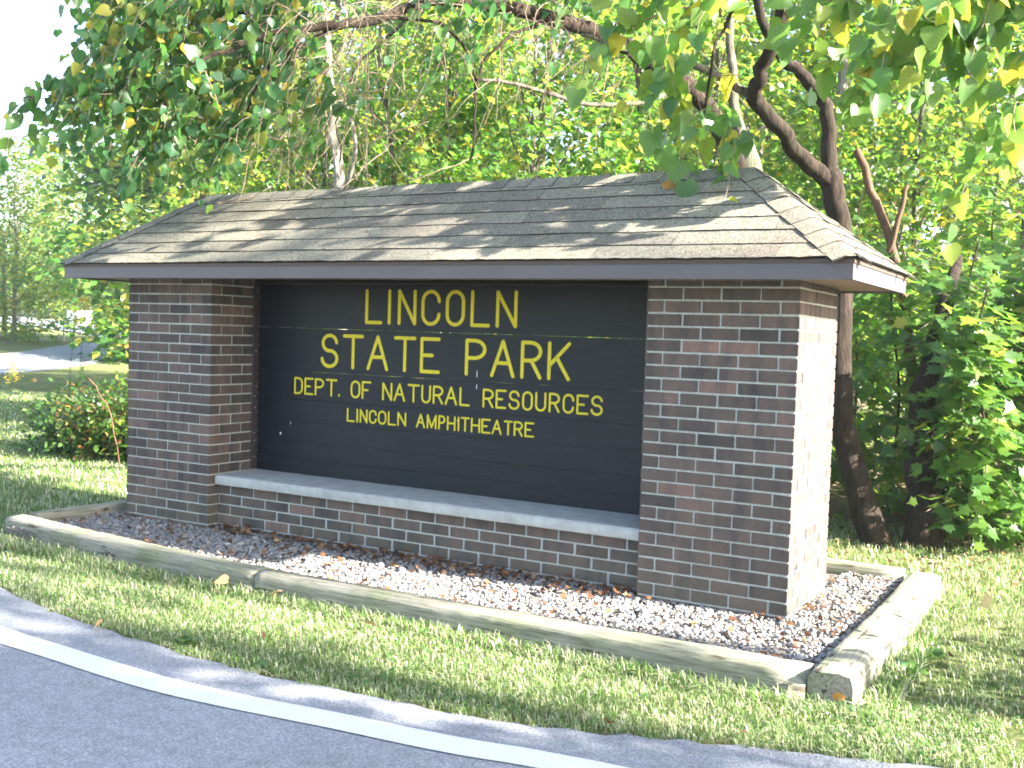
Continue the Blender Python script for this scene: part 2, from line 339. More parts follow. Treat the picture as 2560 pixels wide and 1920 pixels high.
# ------------------------------------------------------------------ terrain
def terr(x, y):
    x = np.asarray(x, float); y = np.asarray(y, float)
    d = np.sqrt((x-6)**2+(y+5)**2); left = np.clip((-x-12)/20, 0, 1)
    return -.1 + left*np.clip(d-34, 0, 80)*.036 + .015*np.sin(x*.9)*np.sin(y*.7+1)*np.clip((d-9)/6, 0, 1)
near_edge = [(60, -1.5), (14, -1.15), (9, -1.0), (7, -1.02), (6.2, -1.16), (5.7, -1.30), (5.37, -1.40), (5.0, -1.52), (4.6, -1.66), (4.2, -1.79), (3.7, -1.85), (3.14, -1.9), (2.77, -1.905), (2.29, -1.86), (1.63, -1.79), (.95, -1.63), (0, -1.38), (-2, -.75), (-5, .6), (-9, 3.3), (-13, 6.6), (-18.3, 11.5), (-20.2, 14.4), (-24.2, 20.3), (-29, 28), (-36, 42), (-45, 70)]
E = np.array(near_edge)
Es = smooth_path(np.c_[E, np.zeros(len(E))], 6)[:, :2]
def side(P_):
    T = np.gradient(P_, axis=0); T /= np.linalg.norm(T, axis=1)[:, None]; return np.c_[T[:, 1], -T[:, 0]]
Nn = side(Es)
if Nn[20, 1] > 0: Nn = -Nn      # away from the sign
def ribbon(name, mat, off0, off1, dz, label=None, edge_noise=0, sel=None):
    P0 = Es if sel is None else Es[sel]; N0 = Nn if sel is None else Nn[sel]
    k = 12 if off1-off0 > 2 else 2
    rows = []
    for q in range(k+1):
        o_ = off0+(off1-off0)*q/k
        p = P0+N0*(o_*np.interp(P0[:, 0], [-17, -7], [.6, 1]))[:, None]
        if q == 0 and edge_noise: p = p+N0*rng.normal(0, edge_noise, (len(p), 1))
        rows.append(np.c_[p, terr(p[:, 0], p[:, 1])+dz])
    V = np.stack(rows, 1); n = len(P0); i, j = np.meshgrid(np.arange(n-1), np.arange(k), indexing='ij'); w_ = k+1
    F_ = np.stack([i*w_+j, i*w_+j+1, (i+1)*w_+j+1, (i+1)*w_+j], -1).reshape(-1, 4)
    o = link(name, npmesh(name, V.reshape(-1, 3), F_), mat); return o
# ground: fine near, coarse to the horizon
gx = np.unique(np.concatenate([np.linspace(-900, -100, 12), np.linspace(-100, -12, 60), np.linspace(-12, 12, 97), np.linspace(12, 60, 20), np.linspace(60, 900, 10)]))
gy = np.unique(np.concatenate([np.linspace(-900, -60, 10), np.linspace(-60, -10, 20), np.linspace(-10, 12, 89), np.linspace(12, 90, 50), np.linspace(90, 900, 12)]))
X, Y = np.meshgrid(gx, gy, indexing='ij'); Z = terr(X, Y)
nx, ny = X.shape; i, j = np.meshgrid(np.arange(nx-1), np.arange(ny-1), indexing='ij')
ground = link('ground', npmesh('ground', np.stack([X, Y, Z], -1).reshape(-1, 3), np.stack([i*ny+j, (i+1)*ny+j, (i+1)*ny+j+1, i*ny+j+1], -1).reshape(-1, 4), True), M_ground); tagit(ground, kind='structure')
tagit(ribbon('road', M_asphalt, 0, 6.6, .012, edge_noise=.012), kind='structure')
lo = np.interp(Es[:, 0], [0, 1.6, 3.6, 4.3, 4.8, 5.4, 6.2, 9, 60], [.30, .30, .22, .22, .34, .50, .66, .72, .72])
# painted edge line follows the road edge
P1 = Es+Nn*lo[:, None]; P2 = Es+Nn*(lo+.145)[:, None]
V = np.concatenate([np.c_[P1, terr(P1[:, 0], P1[:, 1])+.017], np.c_[P2, terr(P2[:, 0], P2[:, 1])+.017]]); n = len(Es); k = np.arange(n-1)
tagit(link('road_line', npmesh('road_line', V, np.stack([k, k+1, n+k+1, n+k], -1)), M_paint), kind='structure')
# side drive at the far left, leading to the white cabinet
dr = smooth_path(np.array([(-30, 27, 0), (-36, 31, 0), (-44, 33.5, 0), (-56, 36, 0), (-80, 38, 0)]), 6)
dn = side(dr[:, :2]); V = []
for q in (-1, -.5, 0, .5, 1):
    p = dr[:, :2]+dn*q*2.4; V.append(np.c_[p, terr(p[:, 0], p[:, 1])+.05])
V = np.stack(V, 1); n = len(dr); i, j = np.meshgrid(np.arange(n-1), np.arange(4), indexing='ij')
tagit(link('side_road', npmesh('side_road', V.reshape(-1, 3), np.stack([i*5+j, i*5+j+1, (i+1)*5+j+1, (i+1)*5+j], -1).reshape(-1, 4)), M_asphalt), kind='structure')
# forest floor sheet behind the mown strip
ff = []
for a in np.linspace(-45, 30, 60):
    y0 = 3.25+.12*math.sin(a*2.1)+.1*math.sin(a*5) if a > -2 else 3.25+(-2-a)*.9
    ff.append([(a, y_, float(terr(a, y_))+.012) for y_ in (y0, y0+2, y0+5, y0+10, y0+20, y0+45)])
V = np.array(ff); i, j = np.meshgrid(np.arange(59), np.arange(5), indexing='ij')
tagit(link('forest_floor', npmesh('forest_floor', V.reshape(-1, 3), np.stack([i*6+j, (i+1)*6+j, (i+1)*6+j+1, i*6+j+1], -1).reshape(-1, 4)), M_floor), kind='structure')

# ------------------------------------------------------------------ the park sign
BM, C, J = .2032, .0677, .0097
XR = 3.9364; DP = 4*BM-J; SOF = 1.66
sign = thing('park_sign', 'brown brick park entrance sign under a shingled hip roof with yellow routed lettering', 'sign', (0, 0, 0))
brickL = [boxmesh('brick', (-.0968, -.046, -.029), (.0968, .046, .029), .0022)]
brickH = [boxmesh('brick', (-.046, -.046, -.029), (.046, .046, .029), .0022)]
for me in brickL+brickH: me.materials.append(M_brick)
def brick(me, x, y, z, rz, parent):
    o = bpy.data.objects.new('brick', me); sc.collection.objects.link(o); o.parent = parent
    o.location = (x+random.gauss(0, .0008), y+random.gauss(0, .0012), z+random.gauss(0, .0006)); o.rotation_euler = (random.gauss(0, .003), 0, rz+random.gauss(0, .004))
def joined_bricks(lst, parent):
    V = []; F_ = []; n = 0; me0 = brickL[0]
    base = np.array([v.co[:] for v in me0.vertices]); fcs = [tuple(p.vertices) for p in me0.polygons]
    for x, y, z, rz in lst:
        c_, s_ = math.cos(rz), math.sin(rz)
        V += [(x+c_*b_[0]-s_*b_[1], y+s_*b_[0]+c_*b_[1], z+b_[2]) for b_ in base]; F_ += [tuple(q+n for q in f) for f in fcs]; n += len(base)
    o = link('brickwork', pymesh('brickwork', V, F_), M_brick, parent); tagit(o, kind='stuff'); return o
def pillar(x0, hide_side):
    """4 brick square pillar; hide_side: the side (-1 left, +1 right) the photo does not show"""
    pr = link('brick_pillar', boxmesh('brick_pillar', (x0+.006, .006, -.2), (x0+4*BM-J-.006, DP-.006, SOF+.03)), M_mortar, sign)
    rest = []
    for k in range(-1, 25):           # course k lies between joints k and k+1 counted from the top
        z = (24-k)*C-C/2
        if k == -1: z = 24*C+C/2
        if z-.03 < -.1: continue
        even = k % 2 == 0
        w_ = BM-J
        for s in range(4):            # front and back rows
            if even:
                brick(brickL[0], x0+s*BM+w_/2, .046, z, 0, pr); rest.append((x0+s*BM+w_/2, DP-.046, z, 0))
            elif s < 3:
                brick(brickL[0], x0+.5*BM+s*BM+w_/2, .046, z, 0, pr); rest.append((x0+.5*BM+s*BM+w_/2, DP-.046, z, 0))
        for sd in (-1, 1):
            x = x0+.046 if sd < 0 else x0+4*BM-J-.046
            ys = [.5*BM+s*BM+w_/2 for s in range(3)] if even else [s*BM+w_/2 for s in range(4)]
            for q, y in enumerate(ys):
                vis = sd != hide_side or (not even and q == 0)
                if vis and y < (.62 if x0 < 1 else 9): brick(brickL[0], x, y, z, math.pi/2, pr)
                else: rest.append((x, y, z, math.pi/2))
    joined_bricks(rest, pr); return pr
pl_ = pillar(0, -1); pr_ = pillar(XR, -1)
tagit(pl_, 'far brick pillar at the left end of the sign'); tagit(pr_, 'near brick pillar, its outer side in full sun')
# low wall, 15 bricks long
wx0, wx1, wy = .8055, XR-.002, .092
lw = link('low_wall', boxmesh('low_wall', (wx0, wy+.006, -.2), (wx1, .6, .27)), M_mortar, sign)
WM = .2086
for k in range(20, 26):
    z = (24-k)*C-C/2; odd = k % 2 == 1
    if z > .27: continue
    xs = [wx0+.009+(q if odd else q-.5)*WM for q in range(16)]
    for x in xs:
        a, b_ = max(x, wx0+.003), min(x+BM-J+.003, wx1)
        if b_-a < .03: continue
        zt = z+.029
        if k == 20: zt = min(zt, .268)
        me = boxmesh('brick', (a, wy, z-.029), (b_, wy+.09, zt), .002) if (b_-a < .19 or k == 20) else None
        if me: me.materials.append(M_brick); o = bpy.data.objects.new('brick', me); sc.collection.objects.link(o); o.parent = lw
        else: brick(brickL[0], (a+b_)/2, wy+.046, z, 0, lw)
# cast sill
import bmesh
def profile_x(name, prof, x0, x1, mat, parent, nseg=1, jit=0, bev_end=0):
    """prof: list of (y,z) closed; extruded along x"""
    xs = np.linspace(x0, x1, nseg+1); m_ = len(prof); V = []
    for x in xs:
        for (y, z) in prof: V.append((x, y+random.gauss(0, jit), z+random.gauss(0, jit)))
    F_ = [(a*m_+b_, a*m_+(b_+1) % m_, (a+1)*m_+(b_+1) % m_, (a+1)*m_+b_) for a in range(nseg) for b_ in range(m_)]
    F_ += [tuple(range(m_))[::-1], tuple(range(nseg*m_, nseg*m_+m_))]
    return link(name, pymesh(name, V, F_), mat, parent)
sill = profile_x('stone_sill', [(.056, .2715), (.052, .276), (.05, .3), (.051, .323), (.060, .333), (.075, .336), (.70, .342), (.70, .2715)], .812, XR-.004, M_concrete, sign, 24, .0006)
# sign panel ---------------------------------------------------------------
panel = link('sign_panel', boxmesh('sign_panel', (.812, .56, .345), (.86, .60, 1.66)), M_dark, sign)   # rear post, boards hang on it
zs = [1.652, 1.3515, 1.0535, .8565, .7035, .560, .447, .338]
for a, (zt, zb) in enumerate(zip(zs[:-1], zs[1:])):
    nseg = 40; V = []
    gap_t = .0008; gap_b = .0006
    for q in range(nseg+1):
        x = .8155+(XR-.003-.8155)*q/nseg; u = (x-.8)/3.1
        wv = .0014*math.sin(q*1.7+a)+.001*math.sin(q*.6+2*a)
        open_ = (.0024*max(0, math.sin(math.pi*min(1, max(0, (u-.08)/.62))))*random.uniform(.2, 1.1)) if a in (1, 2) else (.0006*random.random() if a == 3 and u < .35 else 0)
        top = zt-gap_t-open_*1.0-max(0, wv)*.8
        bot = zb+gap_b
        yo = random.gauss(0, .0003)
        V += [(x, .45+yo, bot), (x, .45+yo, top), (x, .489, top), (x, .489, bot)]
    F_ = [(4*q+e, 4*q+(e+1) % 4, 4*q+4+(e+1) % 4, 4*q+4+e)[::-1] for q in range(nseg) for e in range(4)]+[(0, 1, 2, 3), (4*nseg+3, 4*nseg+2, 4*nseg+1, 4*nseg)]
    link('board', pymesh('board', V, F_), M_board, panel)
link('top_rail', boxmesh('top_rail', (.806, .43, 1.655), (XR-.003, .50, 1.668), .002), M_dark, panel)
link('header_beam', boxmesh('header_beam', (.806, .475, 1.669), (XR-.003, .56, 1.80)), M_dark, panel)
ang = link('steel_angle', boxmesh('steel_angle', (.8045, .392, .345), (.8145, .448, 1.655), .002), M_angle, panel)
bt = Tubes().add([(.814, 0, 0), (.8165, 0, 0)], [.0055, .0045], 8).mesh('bolt')
for z in (1.60, 1.18, .93, .86, .78, .60, .545, .43):
    link('bolt', bt, M_bolt, ang, (0, .42+random.gauss(0, .004), z))
ang2 = link('steel_angle', boxmesh('steel_angle', (XR-.0125, .392, .345), (XR-.002, .448, 1.655), .002), M_angle, panel)
# routed letters: round ended strokes
def arc(cx, cy, rx, ry, a0, a1, n=10): return [(cx+rx*math.cos(math.radians(a0+(a1-a0)*k/n)), cy+ry*math.sin(math.radians(a0+(a1-a0)*k/n))) for k in range(n+1)]
def glyph(ch, asp):
    """strokes in a unit box; asp = width/height so that curves stay round"""
    r = .5; ry = min(.5, asp*.5)
    if ch == 'I': return [[(.5, 0), (.5, 1)]]
    if ch == 'L': return [[(0, 1), (0, 0), (1, 0)]]
    if ch == 'N': return [[(0, 0), (0, 1), (1, 0), (1, 1)]]
    if ch == 'O': return [arc(.5, 1-ry, .5, ry, 0, 180)+arc(.5, ry, .5, ry, 180, 360)+[(1, 1-ry)]]
    if ch == 'C': return [arc(.5, 1-ry, .5, ry, 0, 180)+arc(.5, ry, .5, ry, 180, 360)]
    if ch == 'U': return [[(0, 1)]+arc(.5, ry, .5, ry, 180, 360)+[(1, 1)]]
    if ch == 'S': return [arc(.5, .75, .46, .25, 5, 180, 12)+arc(.5, .75, .46, .25, 180, 262, 5)+arc(.5, .25, .5, .26, 82, 0, 5)+arc(.5, .25, .5, .25, 0, -178, 12)]
    if ch == 'T': return [[(0, 1), (1, 1)], [(.5, 1), (.5, 0)]]
    if ch == 'A': return [[(0, 0), (.5, 1), (1, 0)], [(.2, .37), (.8, .37)]]
    if ch == 'E': return [[(1, 1), (0, 1), (0, 0), (1, 0)], [(0, .5), (.62, .5)]]
    if ch == 'F': return [[(1, 1), (0, 1), (0, 0)], [(0, .5), (.66, .5)]]
    if ch == 'P': return [[(0, 0), (0, 1), (.45, 1)]+arc(.45, .74, .55, .26, 90, -90, 10)+[(0, .48)]]
    if ch == 'R': return [[(0, 0), (0, 1), (.45, 1)]+arc(.45, .74, .55, .26, 90, -90, 10)+[(0, .48)], [(.5, .48), (1, 0)]]
    if ch == 'D': return [[(0, 0), (0, 1), (.4, 1)]+arc(.4, .7, .6, .3, 90, 0, 6)+arc(.4, .3, .6, .3, 0, -90, 6)+[(0, 0)]]
    if ch == 'K': return [[(0, 0), (0, 1)], [(1, 1), (0, .36)], [(.38, .6), (1, 0)]]
    if ch == 'M': return [[(0, 0), (0, 1), (.5, .05), (1, 1), (1, 0)]]
    if ch == 'H': return [[(0, 0), (0, 1)], [(1, 0), (1, 1)], [(0, .5), (1, .5)]]
    if ch == '.': return [[(.5, .3), (.5, .7)]]
ROWS = [
 (1.6225, 1.3905, .0112, [('L', 1.746, 1.889), ('I', 1.929, 1.958), ('N', 2.011, 2.158), ('C', 2.196, 2.345), ('O', 2.383, 2.528), ('L', 2.569, 2.714), ('N', 2.753, 2.906)]),
 (1.3195, 1.085, .0112, [('S', 1.377, 1.529), ('T', 1.564, 1.741), ('A', 1.768, 1.946), ('T', 1.987, 2.165), ('E', 2.196, 2.352), ('P', 2.538, 2.694), ('A', 2.724, 2.9), ('R', 2.938, 3.087), ('K', 3.123, 3.279)]),
 (1.012, .8925, .0066, [('D', 1.146, 1.224), ('E', 1.238, 1.319), ('P', 1.33, 1.411), ('T', 1.426, 1.524), ('.', 1.532, 1.552), ('O', 1.64, 1.722), ('F', 1.733, 1.811), ('N', 1.902, 1.984), ('A', 1.995, 2.088), ('T', 2.105, 2.201), ('U', 2.214, 2.289), ('R', 2.303, 2.383), ('A', 2.395, 2.489), ('L', 2.505, 2.584), ('R', 2.676, 2.757), ('E', 2.77, 2.848), ('S', 2.863, 2.942), ('O', 2.958, 3.033), ('U', 3.048, 3.125), ('R', 3.141, 3.217), ('C', 3.235, 3.312), ('E', 3.326, 3.407), ('S', 3.42, 3.5)]),
 (.8245, .7315, .0057, [('L', 1.613, 1.681), ('I', 1.692, 1.71), ('N', 1.722, 1.787), ('C', 1.799, 1.862), ('O', 1.873, 1.942), ('L', 1.954, 2.019), ('N', 2.03, 2.101), ('A', 2.178, 2.25), ('M', 2.262, 2.338), ('P', 2.351, 2.405), ('H', 2.417, 2.482), ('I', 2.495, 2.514), ('T', 2.521, 2.586), ('H', 2.596, 2.664), ('E', 2.673, 2.74), ('A', 2.748, 2.821), ('T', 2.834, 2.898), ('R', 2.905, 2.97), ('E', 2.981, 3.049)])]
for ztop, zbot, rad, lst in ROWS:
    rad *= 1.1
    for ch, x0, x1 in lst:
        h = ztop-zbot-2*rad; zb = zbot+rad; x0_, x1_ = x0+rad, x1-rad
        if ch == '.': h = .0105
        if x1_ <= x0_: x0_ = x1_ = (x0+x1)/2
        V = []; F_ = []; n = 0
        for st in glyph(ch, (x1_-x0_)/h if h else 1):
            P = [np.array((x0_+px*(x1_-x0_), zb+pz*h)) for px, pz in st]
            # each segment a capsule with a domed section; overlaps make round joints
            for qi, (p, q) in enumerate(zip(P[:-1], P[1:])):
                d = q-p; L = np.linalg.norm(d)
                if L < 1e-6: continue
                d /= L; nrm = np.array((-d[1], d[0])); outl = []
                for k in range(9): a = math.radians(90+180*k/8); outl.append(p+(d*math.cos(a)+nrm*math.sin(a))*rad)
                for k in range(9): a = math.radians(-90+180*k/8); outl.append(q+(d*math.cos(a)+nrm*math.sin(a))*rad)
                m_ = len(outl); yo = .00004*qi
                for sc2, yy in ((1, .4515), (.9, .4482), (.45, .4468)):
                    for k, v in enumerate(outl):
                        c0 = p if k < 9 else q; vv = c0+(v-c0)*sc2; V.append((vv[0], yy-yo, vv[1]))
                for lay in (0, 1):
                    for k in range(m_): F_.append((n+lay*m_+k, n+lay*m_+(k+1) % m_, n+(lay+1)*m_+(k+1) % m_, n+(lay+1)*m_+k))
                F_.append(tuple(n+2*m_+k for k in range(m_))); n += 3*m_
        link('letter', pymesh('letter', V, F_), M_yellow, panel)
# small white chips on the board and cocoons on the angle
chips = [(1.03, .61, .008, .010), (1.12, .688, .003, .012), (2.63, 1.10, .0025, .025), (2.63, 1.02, .0025, .016), (2.5, .80, .006, .012), (1.28, .33, .003, .003)]
for (x, z, a, h) in chips[:5]:
    link('paint_chip', pymesh('paint_chip', [(x-a, .4492, z-h*.6), (x+a, .4492, z-h), (x+a*.8, .4492, z+h), (x-a*.6, .4492, z+h*.7)], [(0, 1, 2, 3)]), M_white, panel)

# roof ----------------------------------------------------------------------
RX0, RX1, RY0, RY1 = -.305, XR+4*BM+.297, -.3015, 1.055
ZB, ZT = 1.649, 1.7345
roof = link('hip_roof', None, None, sign)
FT = .028
def ring_board(name, ox, z0, z1, th, mat):
    x0, x1, y0, y1 = RX0-ox, RX1+ox, RY0-ox, RY1+ox
    out = []
    for (a, b_) in (((x0, y0), (x1, y0)), ((x1, y0), (x1, y1)), ((x1, y1), (x0, y1)), ((x0, y1), (x0, y0))):
        a = np.array(a); b_ = np.array(b_); d = (b_-a)/np.linalg.norm(b_-a); nn = np.array((-d[1], d[0]))*th
        q = [a, b_, b_-d*th+nn, a+d*th+nn]
        V = [(p[0], p[1], z0) for p in q]+[(p[0], p[1], z1) for p in q]
        out.append(link(name, pymesh(name, V, [(0, 3, 2, 1), (4, 5, 6, 7), (0, 1, 5, 4), (1, 2, 6, 5), (2, 3, 7, 6), (3, 0, 4, 7)]), mat, roof))
    return out
ring_board('fascia', 0, ZB, ZT-.012, FT, M_fascia)
ring_board('drip_edge', .006, ZT-.0118, ZT+.008, FT, M_drip)
x0, x1, y0, y1 = RX0+FT+.001, RX1-FT-.001, RY0+FT+.001, RY1-FT-.001
def sheet(name, pts, mat, par): return link(name, pymesh(name, pts, [tuple(range(len(pts)))]), mat, par)
for (a, b_, c_, d_) in ((x0, x1, y0, .0-.001), (x0, x1, DP+.001, y1), (x0, -.001, .0, DP), (XR+DP+.001, x1, .0, DP)):
    link('soffit', boxmesh('soffit', (a, c_, SOF), (b_, d_, SOF+.012)), M_soffit, roof)
link('ceiling', boxmesh('ceiling', (.81, .002, 1.735), (XR-.002, DP, 1.745)), M_dark, roof)
# light fixture tucked above the panel
fx = link('light_fixture', boxmesh('light_fixture', (2.02, .30, 1.675), (2.35, .36, 1.733), .005), M_angle, roof)
link('mounting_screw', bt, M_white, fx, (1.37, .3, 1.70))
# roof planes
ZE = ZT+.008; OX = .02
ex0, ex1, ey0, ey1 = RX0-OX, RX1+OX, RY0-OX, RY1+OX
RYm = (ey0+ey1)/2; ZR = 2.275; run = RYm-ey0
rx0, rx1 = ex0+run, ex1-run; slope = math.atan2(ZR-ZE, run)
deckV = [(ex0+.01, ey0+.01, ZE), (ex1-.01, ey0+.01, ZE), (ex1-.01, ey1-.01, ZE), (ex0+.01, ey1-.01, ZE), (rx0, RYm, ZR-.012), (rx1, RYm, ZR-.012)]
link('roof_deck', pymesh('roof_deck', deckV, [(0, 1, 5, 4), (1, 2, 5), (2, 3, 4, 5), (3, 0, 4), (0, 3, 2, 1)]), M_dark, roof)
SL = math.hypot(ZR-ZE, run); NC = 7; ex = SL/NC
def course_pieces(P0, udir, vdir, nrm, width_at, plen):
    """P0 eave corner, udir along eave, vdir up the slope; width_at(v)->(u0,u1)"""
    P0, udir, vdir, nrm = map(np.array, (P0, udir, vdir, nrm))
    for c_ in range(NC):
        v0, v1 = c_*ex, min((c_+1)*ex+.045, SL)
        (ua, ub) = width_at(v0); (uc, ud) = width_at(min(v1, SL-1e-4))
        off = (c_*.37+.2) % 1*plen; cuts = [ua]
        u = ua-plen+off
        while u < ub-.08:
            if u > ua+.08: cuts.append(u)
            u += plen*random.uniform(.97, 1.03)
        cuts.append(ub)
        for a, b_ in zip(cuts[:-1], cuts[1:]):
            n = max(2, int((b_-a)/.035)); V = []; h = .006; tab = 0; us = np.linspace(a+.0008, b_-.0008, n+1); wav = random.uniform(0, 6)
            for q, u in enumerate(us):
                if random.random() < .3: tab = random.choice((0, .0, .005, .008))
                lift = .002*max(0, math.sin(u*3.1+wav+c_))
                ve = v0-.006+random.gauss(0, .0012)-tab*.55+.0018*math.sin(u*9+c_*2)
                if c_ == 0: ve = v0-.004+random.gauss(0, .002)
                # lower edge top/bottom and the head of the shingle
                uu = min(max(u, uc), ud) if uc <= ud else (uc+ud)/2
                V.append(P0+udir*u+vdir*ve+nrm*(.0115+lift+tab*.2)); V.append(P0+udir*u+vdir*(ve+.004)+nrm*(.0015+lift*.3)); V.append(P0+udir*uu+vdir*v1+nrm*(.0045))
            F_ = []
            for q in range(n):
                s_ = 3*q; F_ += [(s_, s_+3, s_+5, s_+2), (s_+1, s_+4, s_+3, s_)]
            F_ += [(0, 2, 1), (3*n, 3*n+1, 3*n+2)]
            so = link('shingle', pymesh('shingle', V, F_), M_shingle, roof); so.data.materials.append(M_bitumen_shade); so.data.polygons.foreach_set('material_index', [0 if (i_ % 2 == 0 and i_ < 2*n) else 1 for i_ in range(2*n+2)])
cs, sn = math.cos(slope), math.sin(slope)
W_ = ex1-ex0; D_ = ey1-ey0
course_pieces((ex0, ey0, ZE), (1, 0, 0), (0, cs, sn), (0, -sn, cs), lambda v: (v*cs, W_-v*cs), .96)
course_pieces((ex1, ey0, ZE), (0, 1, 0), (-cs, 0, sn), (sn, 0, cs), lambda v: (v*cs, D_-v*cs), .96)
course_pieces((ex1, ey1, ZE), (-1, 0, 0), (0, -cs, sn), (0, sn, cs), lambda v: (v*cs, W_-v*cs), .96)
course_pieces((ex0, ey1, ZE), (0, -1, 0), (cs, 0, sn), (-sn, 0, cs), lambda v: (v*cs, D_-v*cs), .96)
def caps(A, B, nA, nB, expo, half, lap=.05, extra=.0):
    """cap shingles folded over a ridge line from A (low) to B (high); nA,nB the two slope directions going down"""
    A, B, nA, nB = map(lambda q: np.array(q, float), (A, B, nA, nB)); L = np.linalg.norm(B-A); d = (B-A)/L; n = int(L/expo); expo = L/n
    up = -(nA+nB); up /= np.linalg.norm(up)
    for k in range(n):
        s0, s1 = k*expo, min(L, (k+1)*expo+lap); V = []
        hw = half*random.uniform(.97, 1.03); sk = random.gauss(0, .004); l0 = .018+random.uniform(0, .0025)
        for s, lift in ((s0, l0), (s1, .0125)):
            for w_, dirn in ((hw, nA), (hw*.5, nA), (0.012, nA), (0.012, nB), (hw*.5, nB), (hw, nB)):
                b_ = 0 if w_ > .02 else -.004
                V.append(A+d*(s+(sk if lift > .015 and w_ > .02 else 0))+dirn*w_+up*(lift+b_))
        V += [v-up*.012 for v in V[:6]]
        V += [V[6]-up*.007, V[11]-up*.007]
        F_ = [(q, q+1, q+7, q+6) for q in range(5)]+[(12+q, 12+q+1, q+1, q) for q in range(5)]+[(0, 6, 18, 12), (5, 17, 19, 11)]
        so = link('cap_shingle', pymesh('cap_shingle', V, F_), M_shingle, roof); so.data.materials.append(M_bitumen_shade); so.data.polygons.foreach_set('material_index', [0]*5+[1]*7)
fr, ri, bk, lf = (0, -cs, -sn), (cs, 0, -sn), (0, cs, -sn), (-cs, 0, -sn)
def hipd(slope_dir, hip):   # direction in the slope plane, perpendicular to the hip
    s = np.array(slope_dir, float); h_ = np.array(hip, float); h_ /= np.linalg.norm(h_); v = s-h_*(s@h_)
    if np.linalg.norm(v) < 1e-6: v = s
    return v/np.linalg.norm(v)
TR, TL = (rx1, RYm, ZR), (rx0, RYm, ZR)
for cor, top, da, db, ax in (((ex1, ey0, ZE), TR, (0, -1, 0), (1, 0, 0), 1), ((ex1, ey1, ZE), TR, (1, 0, 0), (0, 1, 0), 1), ((ex0, ey0, ZE), TL, (-1, 0, 0), (0, -1, 0), 1), ((ex0, ey1, ZE), TL, (0, 1, 0), (-1, 0, 0), 1)):
    hip = np.array(top)-np.array(cor)
    ds = []
    for e in (da, db):
        if abs(e[1]) > .5: pl2 = np.array((0, e[1]*cs, -sn)); along = np.array((1., 0, 0)) if e[0] == 0 else None
        else: pl2 = np.array((e[0]*cs, 0, -sn))
        nrm2 = np.array((e[0]*sn, e[1]*sn, cs)); hh = hip/np.linalg.norm(hip); v = np.cross(nrm2, hh)
        mid = (np.array(e, float)); 
        if v@mid < 0: v = -v
        ds.append(v/np.linalg.norm(v))
    caps(np.array(cor)+hip*.03, np.array(top), ds[0], ds[1], .128, .115)
caps(TR, TL, fr, bk, .165, .12)

# ------------------------------------------------------------------ timber border, gravel
def timber(name, p0, p1, w_, z0, z1, label, seed=0, nseg=40, hook=None, sag=None):
    rs = np.random.default_rng(seed); p0 = np.array(p0, float); p1 = np.array(p1, float); L = np.linalg.norm(p1-p0)
    hh = z1-z0; pr = [(-.5, 0), (-.5, .70), (-.485, .86), (-.42, .97), (-.2, 1.0), (.2, 1.0), (.42, .97), (.485, .86), (.5, .70), (.5, 0)]
    V = []; m_ = len(pr); xs = np.linspace(0, L, nseg+1); prof_n = rs.normal(0, .0025, (m_, 2)); off = np.cumsum(rs.normal(0, .0012, nseg+1))
    for q, x in enumerate(xs):
        bow = sag(x/L) if sag else 0
        for e, (a, b_) in enumerate(pr):
            y = a*w_+prof_n[e, 0]+rs.normal(0, .0012)+off[q]+bow; z = z0+b_*hh+(prof_n[e, 1]+rs.normal(0, .0014))*(b_ > 0)
            if hook: y, z = hook(x, y, z, L)
            V.append((x, y, z))
    F_ = [(a*m_+b_, (a+1)*m_+b_, (a+1)*m_+b_+1, a*m_+b_+1) for a in range(nseg) for b_ in range(m_-1)]+[tuple(range(m_)), tuple(range(nseg*m_, nseg*m_+m_))[::-1]]
    o = link(name, pymesh(name, V, F_, True), M_timber); o.location = (p0[0], p0[1], 0); o.rotation_euler = (0, 0, math.atan2(p1[1]-p0[1], p1[0]-p0[0]))
    o.data.polygons[-1].use_smooth = False; o.data.polygons[-2].use_smooth = False
    return tagit(o, label, 'timber', 'landscape timbers around the gravel bed')
def rot_end(x, y, z, L):     # decayed end with a hollow on top
    if x > L-.14 and y < -.02 and z > -.03: k_ = (x-L+.14)/.14; z -= .045*k_; y += .02*k_
    return y, z
timber('landscape_timber', (2.105, -.848, 0), (5.052, -.79, 0), .165, -.16, .024, 'long weathered front timber running to the rotted corner', 3, hook=rot_end, nseg=70)
timber('landscape_timber', (-.335, -.632, 0), (2.097, -.838, 0), .165, -.16, .024, 'weathered front timber in the shade before the far pillar', 4, sag=lambda u: -.03*math.sin(math.pi*u), nseg=50)
timber('landscape_timber', (5.148, -.862, 0), (5.17, 1.40, 0), .18, -.14, .03, 'cracked grey timber along the sunny end of the gravel bed', 5, nseg=50)
timber('landscape_timber', (-.05, 1.36, 0), (5.06, 1.39, 0), .12, -.14, .04, 'back timber behind the sign, mostly hidden by the pillars', 6, nseg=40)
timber('landscape_timber', (-.285, -.545, 0), (-.10, 1.30, 0), .11, -.14, .034, 'narrow timber on the far side beside the shaded lawn', 8)
link_bed = link('gravel_bed', boxmesh('gravel_bed', (-.27, -.76, -.2), (5.10, 1.35, -.035)), M_bed); tagit(link_bed, kind='structure')
def ico(sub):
    import bmesh
    bm = bmesh.new(); bmesh.ops.create_icosphere(bm, subdivisions=sub, radius=1); V = np.array([v.co[:] for v in bm.verts]); F_ = np.array([[v.index for v in f.verts] for f in bm.faces]); bm.free(); return V, F_
